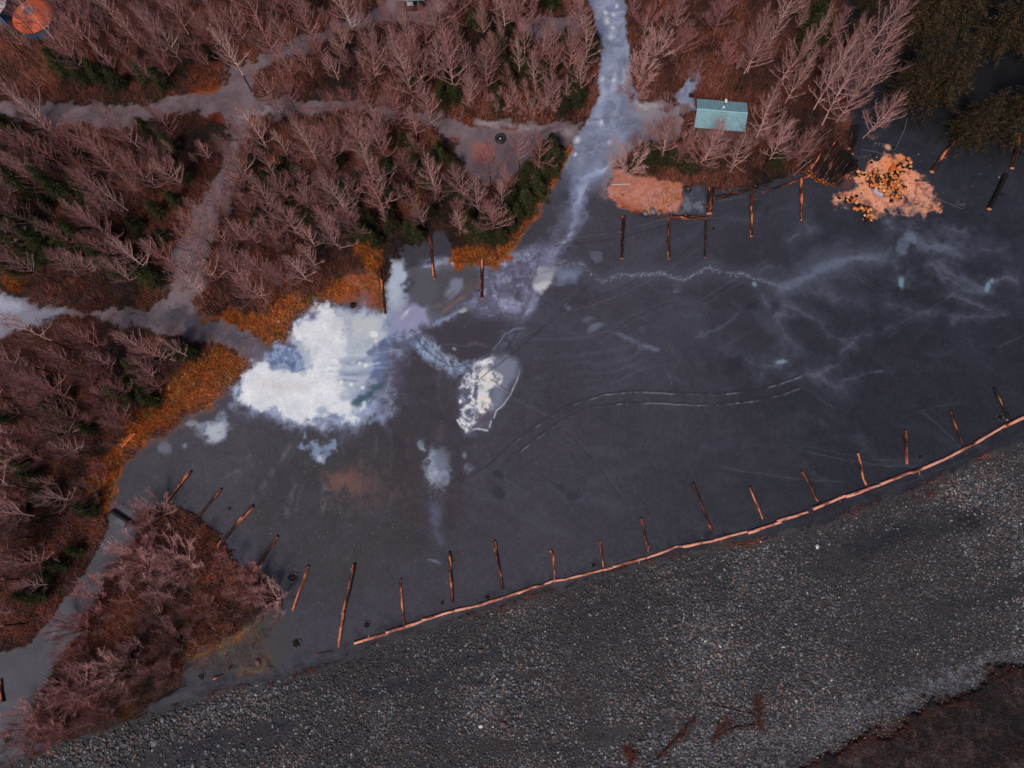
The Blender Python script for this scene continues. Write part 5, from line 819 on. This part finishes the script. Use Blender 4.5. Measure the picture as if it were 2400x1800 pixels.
log_obj('firewood_pole', RF([(1000, 640), (1075, 628)]), .13, M_log_black, 'black log at the upper right of the firewood pile', 'log', lift=.2); log_obj('loose_branch', RF([(605, 625), (665, 668)]), .08, M_log_black, 'dark branch right of the stack end', 'branch')
# ------------------------------------------------------------------ tyres, fire rings
def torus(name, R, r, mat, h=1.0, parent=None, n=32, m=12, z=0, knobs=0):
    V = []; F = []
    for i in range(n):
        a = 2*pi*i/n
        for j in range(m):
            b = 2*pi*j/m; rr = r*(1+knobs*(.06 if i % 2 else -.06)*(1 if math.cos(b) > .5 else 0)); cxx = R+rr*math.copysign(abs(math.cos(b))**.7, math.cos(b)); V.append((cxx*math.cos(a), cxx*math.sin(a), z+h*r*math.copysign(abs(math.sin(b))**.7, math.sin(b))))
            F.append((i*m+j, ((i+1) % n)*m+j, ((i+1) % n)*m+(j+1) % m, i*m+(j+1) % m))
    return meshnp(name, V, F, mat, smooth=True, parent=parent)
def disc(name, r, z, mat, parent, n=20, dome=0):
    V = [(r*math.cos(2*pi*i/n)*rnd(.95, 1.05), r*math.sin(2*pi*i/n)*rnd(.95, 1.05), z) for i in range(n)]+[(0, 0, z+dome)]
    return meshnp(name, V, [(i, (i+1) % n, n) for i in range(n)], mat, smooth=bool(dome), parent=parent)
def tyre(px, py, R, lab):
    g = G(px, py); e = empty('tyre', (g[0], g[1], g[2])); torus('tread', R*.72, R*.28, M_tyre, 1.0, e, z=R*.28, knobs=1); disc('dirt_fill', R*.48, .12, M_char, e, dome=.05); disc('snow_patch', R*.13, .2, M_white, e, dome=.02); tag(e, lab, 'tyre')
tyre(1173, 327, .66, 'large black tyre lying in the gravelly clearing'); tyre(1612, 445, .42, 'dark tyre at the right end of the pink soil'); tyre(2053, 371, .46, 'black round tub above the sawdust')
def rock(seed, r):
    g = np.random.default_rng(seed); v = IV.copy(); f = IF.tolist()
    cache = {}; v = v.tolist()
    def mid(a, b):
        k = (min(a, b), max(a, b))
        if k not in cache: q = nrm((np.array(v[a])+np.array(v[b]))/2); cache[k] = len(v); v.append(q.tolist())
        return cache[k]
    nf = []
    for a, b, c in f: x, y, z = mid(a, b), mid(b, c), mid(c, a); nf += [(a, x, z), (x, b, y), (z, y, c), (x, y, z)]
    v = np.array(v)*(1+g.normal(0, .08, (len(v), 1)))*np.array([1.2, .9, .6])*r; return meshnp('stone', v, nf, M_rock, smooth=True, link=False)
RK = [rock(i, .14) for i in range(3)]; M_ringd = flat('sooty_stone', (84, 78, 80), .8, 6, .4, .5)
RS_ = [rock(i+7, .1) for i in range(4)]
for q in RS_: q.materials[0] = M_ringd
def ring(px, py, R, lab, n=10, dens=.85):
    R *= .85
    g = G(px, py); e = empty('fire_ring', (g[0], g[1], g[2])); disc('ash_bed', R*.85, .025, M_char, e, dome=.03)
    for i in range(n):
        if random.random() > dens: continue
        a = 2*pi*i/n+rnd(-.3, .3); o = obj('stone', RS_[i % 4], e); q = R*rnd(.8, 1.12); o.location = (q*math.cos(a), q*math.sin(a), .05); o.rotation_euler = (0, 0, rnd(0, 6)); o.scale = (R/.5*rnd(.6, 1.35),)*3
    for k in range(3):
        T = Tubes(); a = rnd(0, 3); T.line([(-R*.5*math.cos(a), -R*.5*math.sin(a), .06), (R*.5*math.cos(a), R*.5*math.sin(a), .1+.04*k)], .04, .03); V2, F2 = T.arr(6); meshnp('charred_stick', V2, F2, M_log_black, parent=e)
    tag(e, lab, 'fire ring', 'stone fire rings on the flat')
for px, py, R, lab in [(828, 715, .5, 'stone fire ring on the pink soil below the orange grass'), (539, 1297, .5, 'dark fire ring right of the brush island top'), (686, 1353, .62, 'widest fire ring, left of the fifth divider log'), (695, 1507, .55, 'fire ring below the fifth divider log'), (861, 1464, .42, 'fire ring above the left end of the copper log line'), (1143, 1400, .35, 'fire ring touching the log line below two dividers'), (1037, 1413, .25, 'tiny scorched ring beside the ninth divider log'), (1392, 1325, .3, 'small black fire ring beside the eleventh divider log'), (2157, 1071, .32, 'small brown fire ring above the log line at right'), (2343, 978, .4, 'fire ring at the foot of the rightmost divider log'), (1622, 224, .45, 'fire ring above the teal shed left corner'), (18, 1732, .55, 'fire ring on the path at the lower left corner'), (474, 1584, .45, 'fire ring below the brush island'), (540, 1565, .3, 'faint fire ring right of the one below the island'), (430, 967, .45, 'black rock ring in the orange grass tongue'), (1672, 536, .25, 'faint scorched ring inside the large bay'), (538, 1192, .2, 'small black cinder spot between divider logs'), (2140-46, 346, .3, 'heap of chips and stones above the tub')]:
    ring(px, py, R, lab)
def boulder(px, py, r, mat, lab, k=0):
    g = G(px, py); o = obj('boulder', RK[k].copy()); o.data.materials.clear(); o.data.materials.append(mat); o.location = (g[0], g[1], g[2]+r*.3); o.scale = (r/.14,)*3; o.rotation_euler = (0, 0, rnd(0, 6)); tag(o, lab, 'boulder')
for i, (px, py, r, m, lab) in enumerate([(1179, 1697, .3, M_rockb, 'brown egg-shaped boulder on the gravel bar'), (1127, 1702, .2, M_rockw, 'white boulder left of the brown one on the gravel'), (364, 1740, .33, M_rock, 'grey angular boulder on the gravel at lower left'), (1126, 1525, .22, M_rockb, 'brown stone below the middle of the log line'), (1568, 1339, .24, M_rockb, 'tan boulder at the gravel edge under the log line'), (1915, 1281, .2, M_rockw, 'white stone in the gravel at upper right'), (382, 1686, .25, M_rock, 'grey boulder at the bank foot, lower left'), (1512, 500, .3, M_rock, 'grey rock at the lower edge of the pink soil'), (1530, 495, .35, M_rock, 'middle grey rock edging the pink soil'), (1545, 500, .3, M_rock, 'right-hand grey rock edging the pink soil'), (135, 1770, .2, M_rockb, 'brown stone near the lower left path end'), (1877, 1533, .2, M_rock, 'dark grey boulder in the right gravel'), (1383, 1440, .18, M_rock, 'pale long stone in the middle gravel'), (2360, 984, .15, M_rock, 'light rock beside the rightmost fire ring'), (605, 1553, .3, M_rockb, 'yellowish rock right of the brush island foot')]):
    boulder(px, py, r, m, lab, i % 3)
# driftwood root masses
def driftwood(pts, lab, seed, nr=60, tube=.1, spr=.7):
    random.seed(seed); W_ = [G(*p) for p in pts]; o0 = W_[0]; e = empty('driftwood', tuple(o0)); L = [w-o0+np.array([0, 0, .1]) for w in W_]
    T = Tubes(); T.line(L, tube, tube*.5); V2, F2 = T.arr(7); meshnp('trunk', V2, F2, M_log_pole, parent=e, smooth=True); T = Tubes()
    for i in range(nr):
        t = random.random()**1.5; f = t*(len(L)-1); k = min(int(f), len(L)-2); p = L[k]+(L[k+1]-L[k])*(f-k); T.line(grow(p, (rnd(-1, 1), rnd(-1, 1), rnd(-.1, .5)), rnd(.4, 1.2)*spr, 4, -.05, .35), .028, .01)
    V2, F2 = T.arr(4); meshnp('roots', V2, F2, M_root, parent=e); tag(e, lab, 'driftwood')
driftwood(R9([(485, 1220), (495, 1300), (500, 1400)]), 'rusty root mass standing upright in the lower gravel', 1, 110, .16, .9); driftwood(R9([(470, 1310), (340, 1285), (205, 1250)]), 'thin bare branch left of the rusty root mass', 2, 10, .07, .5); driftwood(R9([(470, 1375), (330, 1395), (240, 1440), (180, 1500)]), 'curved drift branch below the rusty root mass', 3, 60, .08, .6)
driftwood(R8([(2200, 1440), (2120, 1520), (2040, 1600)]), 'brown slanting driftwood trunk near the lower edge', 4, 90, .16, .6); driftwood(R8([(1850, 1530), (1880, 1580), (1870, 1650)]), 'shaggy root clump at the lower edge, left of the slanting trunk', 5, 120, .12, .9); driftwood(R8([(2212, 1440), (2240, 1380), (2290, 1340)]), 'short drift branch above the slanting driftwood trunk', 7, 50, .1, .6); driftwood(R9([(300, 1350), (250, 1400), (210, 1440)]), 'knotted root bundle between the rusty mass and the slanting trunk', 8, 80, .1, .8); driftwood(R6([(1600, 1520), (1620, 1560)]), 'small rusty stick tuft on the gravel under the log line', 6, 30, .06, .6)
# writing scratched beside the sawdust
def scratch(px, py, strokes, s, ang, lab, w=.024):
    g = G(px, py); e = empty('ground_writing', (g[0], g[1], g[2]+.02), ang); V = []; F = []
    for stq in strokes:
        for (x0, y0), (x1, y1) in zip(stq[:-1], stq[1:]):
            a = np.array([x0*s, y0*s]); b = np.array([x1*s, y1*s]); d = (b-a)/(np.linalg.norm(b-a)+1e-6); n_ = np.array([-d[1], d[0]])*w; k = len(V)
            z = .02+.002*(k//4 % 5)
            for q in (a-n_, a+n_, b+n_, b-n_): V.append((q[0], q[1], z))
            F.append((k, k+1, k+2, k+3))
    meshnp('lettering', V, F, M_chalk, parent=e); tag(e, lab, 'writing')
scratch(2049, 341, [[(0, 0), (0, 1), (.55, 1), (.6, .6), (0, .5)], [(.9, 1), (1.7, 1)], [(1.3, 1), (1.3, 0)], [(2.7, 1), (2.1, 1), (2.1, .6), (2.6, .5), (2.5, 0), (2.0, 0)]], .38, -.25, 'pale letters PT5 scratched on the dark ground above the tub')
scratch(2241, 480, [[(.6, 1), (.1, .9), (0, .4), (.3, 0), (.6, .1)], [(.85, .7), (.85, .1), (1.3, .1), (1.35, .7)], [(1.9, 1), (1.8, .1), (2.15, 0)], [(1.6, .7), (2.15, .75)]], .42, -.3, 'pale word Cut scratched on the ground right of the sawdust')
for pts, lab in ((RF([(1112, 110), (1080, 230), (990, 415)]), 'long scratched line rising from the sawdust'), (RF([(670, 405), (800, 425), (930, 467)]), 'scratched line left of the long one'), (RF([(1395, 865), (1500, 912), (1640, 970)]), 'scratched line under the word Cut')):
    W_ = [G(*p) for p in pts]; V = []; F = []
    for a, b in zip(W_[:-1], W_[1:]):
        d = nrm(b-a); n_ = np.array([-d[1], d[0], 0])*.022; k = len(V)
        for q in (a-n_, a+n_, b+n_, b-n_): V.append(q+np.array([0, 0, .035]))
        F.append((k, k+1, k+2, k+3))
    o = meshnp('scratched_line', V, F, M_chalk); tag(o, lab, 'line')
# ------------------------------------------------------------------ buildings
def boxv(x0, x1, y0, y1, z0, z1):
    V = [(x, y, z) for z in (z0, z1) for y in (y0, y1) for x in (x0, x1)]; F = [(0, 2, 3, 1), (4, 5, 7, 6), (0, 1, 5, 4), (1, 3, 7, 5), (3, 2, 6, 7), (2, 0, 4, 6)]; return V, F
class MBx:
    def __init__(s): s.V = []; s.F = []
    def box(s, *a): v, f = boxv(*a); k = len(s.V); s.V += v; s.F += [tuple(i+k for i in q) for q in f]; return s
    def add(s, v, f): k = len(s.V); s.V += list(v); s.F += [tuple(i+k for i in q) for q in f]; return s
    def build(s, name, mat, parent, bev=0):
        o = meshnp(name, s.V, s.F, mat, parent=parent)
        if bev: m = o.modifiers.new('b', 'BEVEL'); m.width = bev; m.segments = 1
        return o
def gable(e, L, hw, zr, ze, mat, trim, th=.05, ribs=True, nshift=0):
    for nm, sy in (('roof_panel', 1), ('roof_panel', -1)):
        m = MBx(); y1 = sy*hw
        m.add([(-L, 0, zr), (L, 0, zr), (L, y1, ze), (-L, y1, ze), (-L, 0, zr-th), (L, 0, zr-th), (L, y1, ze-th), (-L, y1, ze-th)], [(0, 1, 2, 3), (7, 6, 5, 4), (0, 4, 5, 1), (3, 2, 6, 7), (0, 3, 7, 4), (1, 5, 6, 2)]); r = m.build(nm, mat, e)
        if ribs:
            q = MBx(); k = int(L*2/.4)
            for i in range(k+1):
                x = -L+.02+i*(2*L-.04)/k; q.add([(x-.015, .02*sy, zr+.003), (x+.015, .02*sy, zr+.003), (x+.015, y1, ze+.003), (x-.015, y1, ze+.003), (x-.01, .02*sy, zr+.03), (x+.01, .02*sy, zr+.03), (x+.01, y1, ze+.03), (x-.01, y1, ze+.03)], [(4, 5, 6, 7), (0, 4, 7, 3), (1, 2, 6, 5), (3, 7, 6, 2)])
            q.build('roof_rib', trim, r)
    MBx().add([(-L-.02, -.1, zr-.01), (L+.02, -.1, zr-.01), (L+.02, .1, zr-.01), (-L-.02, .1, zr-.01), (-L-.02, 0, zr+.05), (L+.02, 0, zr+.05)], [(0, 1, 5, 4), (2, 3, 4, 5)]).build('ridge_cap', trim, e)
zr, ze = 3.1, 2.35
rl, rr = P(1633, 258, zr), P(1752, 268, zr); ctr = (rl+rr)/2; sh_a = math.atan2(rr[1]-rl[1], rr[0]-rl[0]); Lh = np.linalg.norm(rr-rl)/2
en = P(1692, 237.5, ze); es = P(1688, 305, ze); nvec = np.array([-math.sin(sh_a), math.cos(sh_a)]); hwN = float(np.dot(en[:2]-ctr[:2], nvec)); hwS = float(-np.dot(es[:2]-ctr[:2], nvec)); hw = (hwN+hwS)/2; print('shed', Lh, hwN, hwS)
ctr2 = ctr[:2]+nvec*(hwN-hwS)/2
sh = empty('picnic_shelter', (ctr2[0], ctr2[1], hz(ctr2[0], ctr2[1])), sh_a)
gable(sh, Lh, hw, zr, ze, M_teal, M_tealtrim)
for x in (-Lh+.35, Lh-.35):
    for y in (-hw+.3, hw-.3): MBx().box(x-.08, x+.08, y-.08, y+.08, 0, ze+.05).build('post', M_brown, sh)
MBx().box(-Lh+.2, Lh-.2, -hw+.22, -hw+.36, ze-.12, ze+.0).build('beam', M_brown, sh); MBx().box(-Lh+.2, Lh-.2, hw-.36, hw-.22, ze-.12, ze+.0).build('beam', M_brown, sh); MBx().box(-Lh+.2, Lh-.2, -hw+.2, hw-.2, .02, .1).build('deck', M_grey, sh)
MBx().box(-Lh+.3, Lh-.3, hw-.34, hw-.28, .1, ze-.13).build('back_wall', M_brown, sh)
vz = zr-(zr-ze)*.62
ch = MBx().box(.26, .42, hw*.66, hw*.82, vz-.1, vz+.35).build('chimney', M_grey, sh); MBx().box(.22, .46, hw*.62, hw*.86, vz+.352, vz+.40).build('chimney_cap', M_white, ch)
MBx().box(.02, .28, hw*.25, hw*.36, zr-(zr-ze)*.3-.02, zr-(zr-ze)*.3+.1).build('vent', M_white, sh)
tag(sh, 'open shelter with teal gabled metal roof beside the main road', 'shelter')
g = G(1603, 257); pl = empty('plank_pile', tuple(g), -.05)
for i in range(5): MBx().box(-.5+i*.22, -.34+i*.22+(.02 if i == 2 else 0), -.55+rnd(-.1, .1), .6+rnd(-.1, .1), .05+rnd(0, .12), .2+rnd(0, .1)).build('plank', M_grey, pl)
tag(pl, 'short grey planks laid side by side left of the shelter', 'planks')
for k, p in enumerate(([(1612, 283), (1630, 276)], [(1610, 292), (1630, 287)], [(1620, 300), (1632, 295)])): log_obj('pole', p, .06, M_log_bright, f'{ORDW[k]} orange pole from the top, left of the shelter', 'pole', 'poles left of the shelter')
# hut at top
g = G(972, 27); hu = empty('hut', (g[0], g[1], g[2]), 0)
MBx().box(-1.15, 1.15, .05, 2.2, .0, .85).build('base_wall', M_brown, hu); w = MBx().box(-1.15, 1.15, .1, 2.2, .852, 2.1).build('wall', M_brown, hu)
MBx().box(-.72, .02, .03, .098, .9, 1.75).build('white_panel', M_white, hu); wn = MBx().box(.06, .62, .04, .098, .95, 1.7).build('window', M_dark, hu); MBx().box(.622, .68, .02, .097, .9, 1.75).build('frame', M_white, wn)
m = MBx(); m.add([(-1.6, -.35, 2.1), (1.6, -.35, 2.1), (1.6, 1.1, 2.95), (-1.6, 1.1, 2.95), (-1.6, -.35, 2.04), (1.6, -.35, 2.04), (1.6, 1.1, 2.89), (-1.6, 1.1, 2.89)], [(0, 1, 2, 3), (4, 7, 6, 5), (0, 4, 5, 1), (0, 3, 7, 4), (1, 5, 6, 2)]); m.build('roof', M_teal, hu)
m = MBx(); m.add([(-1.6, 2.6, 2.1), (1.6, 2.6, 2.1), (1.6, 1.104, 2.95), (-1.6, 1.104, 2.95), (-1.6, 2.6, 2.04), (1.6, 2.6, 2.04), (1.6, 1.104, 2.89), (-1.6, 1.104, 2.89)], [(3, 2, 1, 0), (5, 6, 7, 4), (1, 5, 4, 0), (4, 7, 3, 0), (2, 6, 5, 1)]); m.build('roof', M_teal, hu)
tag(hu, 'small brown hut with white panel and green eave, top middle', 'hut')
# yurt
yc = P(77, 36, 2.3); yz = hz(yc[0], yc[1]); RY = float(np.linalg.norm(P(28, 36, 1.6)[:2]-P(124, 36, 1.6)[:2]))/2*.97; print('yurt R', RY)
yc = (P(28, 36, 1.6)+P(124, 36, 1.6))/2; yu = empty('yurt', (yc[0], yc[1], yz)); n = 48
V = [(RY*.93*math.cos(2*pi*i/n), RY*.93*math.sin(2*pi*i/n), z) for z in (0, 1.6) for i in range(n)]; meshnp('wall', V, [(i, (i+1) % n, n+(i+1) % n, n+i) for i in range(n)], M_blue, smooth=True, parent=yu)
V = []; F = []
for r_, z in ((1.0, 1.55), (1.0, 1.62), (.75, 1.98), (.5, 2.25), (.24, 2.45)): V += [(RY*r_*math.cos(2*pi*i/n)*(1 if r_ < 1 else 1), RY*r_*math.sin(2*pi*i/n), z) for i in range(n)]
for k in range(4): F += [(k*n+i, k*n+(i+1) % n, (k+1)*n+(i+1) % n, (k+1)*n+i) for i in range(n)]
meshnp('roof', V, F, M_orange, smooth=True, parent=yu); to = torus('roof_ring', RY*.24, .06, M_paleroof, 1, yu, z=2.46); disc('skylight', RY*.24, 2.47, M_smoke, yu, 32, .18); MBx().box(-RY*.28, -RY*.2, RY*.2, RY*.28, 2.4, 2.62).build('vent', M_white, yu)
tag(yu, 'round tent with orange roof and blue wall, upper left corner', 'yurt')
# blue building in the corner
c0 = P(22, 60, 0); bl_ = empty('cabin', (c0[0], c0[1], hz(c0[0], c0[1])), 0)
MBx().box(-6, 0, 0, 5, 0, 1.75).build('wall', M_blue, bl_)
m = MBx(); m.add([(-6.4, -.15, 1.75), (.15, -.15, 1.75), (.9, 1.2, 2.2), (.9, 5.3, 2.2), (-6.4, 5.3, 2.2), (-6.4, -.15, 1.85), (.15, -.15, 1.85), (.9, 1.2, 2.3), (.9, 5.3, 2.3), (-6.4, 5.3, 2.3)], [(5, 6, 7, 7), (0, 1, 6, 5), (1, 2, 7, 6), (2, 3, 8, 7)]); m.F = []
m = MBx(); m.V = [(-6.4, -.15, 1.76), (.1, -.15, 1.76), (.9, 1.0, 1.9), (.9, 5.2, 2.3), (-6.4, 5.2, 2.3), (-6.4, -.15, 1.84), (.1, -.15, 1.84), (.9, 1.0, 1.98), (.9, 5.2, 2.38), (-6.4, 5.2, 2.38)]
F5 = [(5, 6, 7, 8, 9), (4, 3, 2, 1, 0)]; me = bpy.data.meshes.new('roof'); me.from_pydata(m.V, [], F5+[(0, 1, 6, 5), (1, 2, 7, 6), (2, 3, 8, 7), (3, 4, 9, 8), (4, 0, 5, 9)]); me.materials.append(M_paleroof); obj('roof', me, bl_)
tag(bl_, 'blue-walled cabin with pale roof cut by the upper left corner', 'cabin')
# ------------------------------------------------------------------ camera, light
cam = bpy.data.cameras.new('camera'); co = bpy.data.objects.new('camera', cam); COL.objects.link(co); SC.camera = co
Rm = Matrix(RW.tolist()).to_4x4(); Rm.translation = Vector((0, 0, HC)); co.matrix_world = Rm
cam.sensor_width = 36; cam.lens = FP/2400*36; cam.clip_end = 5000; cam.clip_start = .5
w = bpy.data.worlds.new('World'); SC.world = w; w.use_nodes = True; nt = w.node_tree; bg = nt.nodes['Background']
sky = nt.nodes.new('ShaderNodeTexSky'); sky.sky_type = 'NISHITA'; sky.sun_disc = False; sky.sun_elevation = math.radians(52); sky.sun_rotation = math.radians(200); sky.dust_density = 2.5
nt.links.new(sky.outputs[0], bg.inputs[0]); bg.inputs[1].default_value = .06
sd = bpy.data.lights.new('sun', 'SUN'); so = bpy.data.objects.new('sun', sd); COL.objects.link(so); sd.energy = 1.75; sd.angle = math.radians(11); sd.color = (1.0, .93, .86)
el, az = math.radians(52), math.radians(200); dirv = Vector((math.sin(az)*math.cos(el), math.cos(az)*math.cos(el), math.sin(el))); so.rotation_euler = (-dirv).to_track_quat('-Z', 'Y').to_euler()
vs = SC.view_settings; vs.view_transform = 'Standard'; vs.look = 'None'; vs.exposure = .42; vs.gamma = 1; vs.use_curve_mapping = False
SC.cycles.max_bounces = 4; SC.cycles.diffuse_bounces = 2; SC.cycles.glossy_bounces = 2
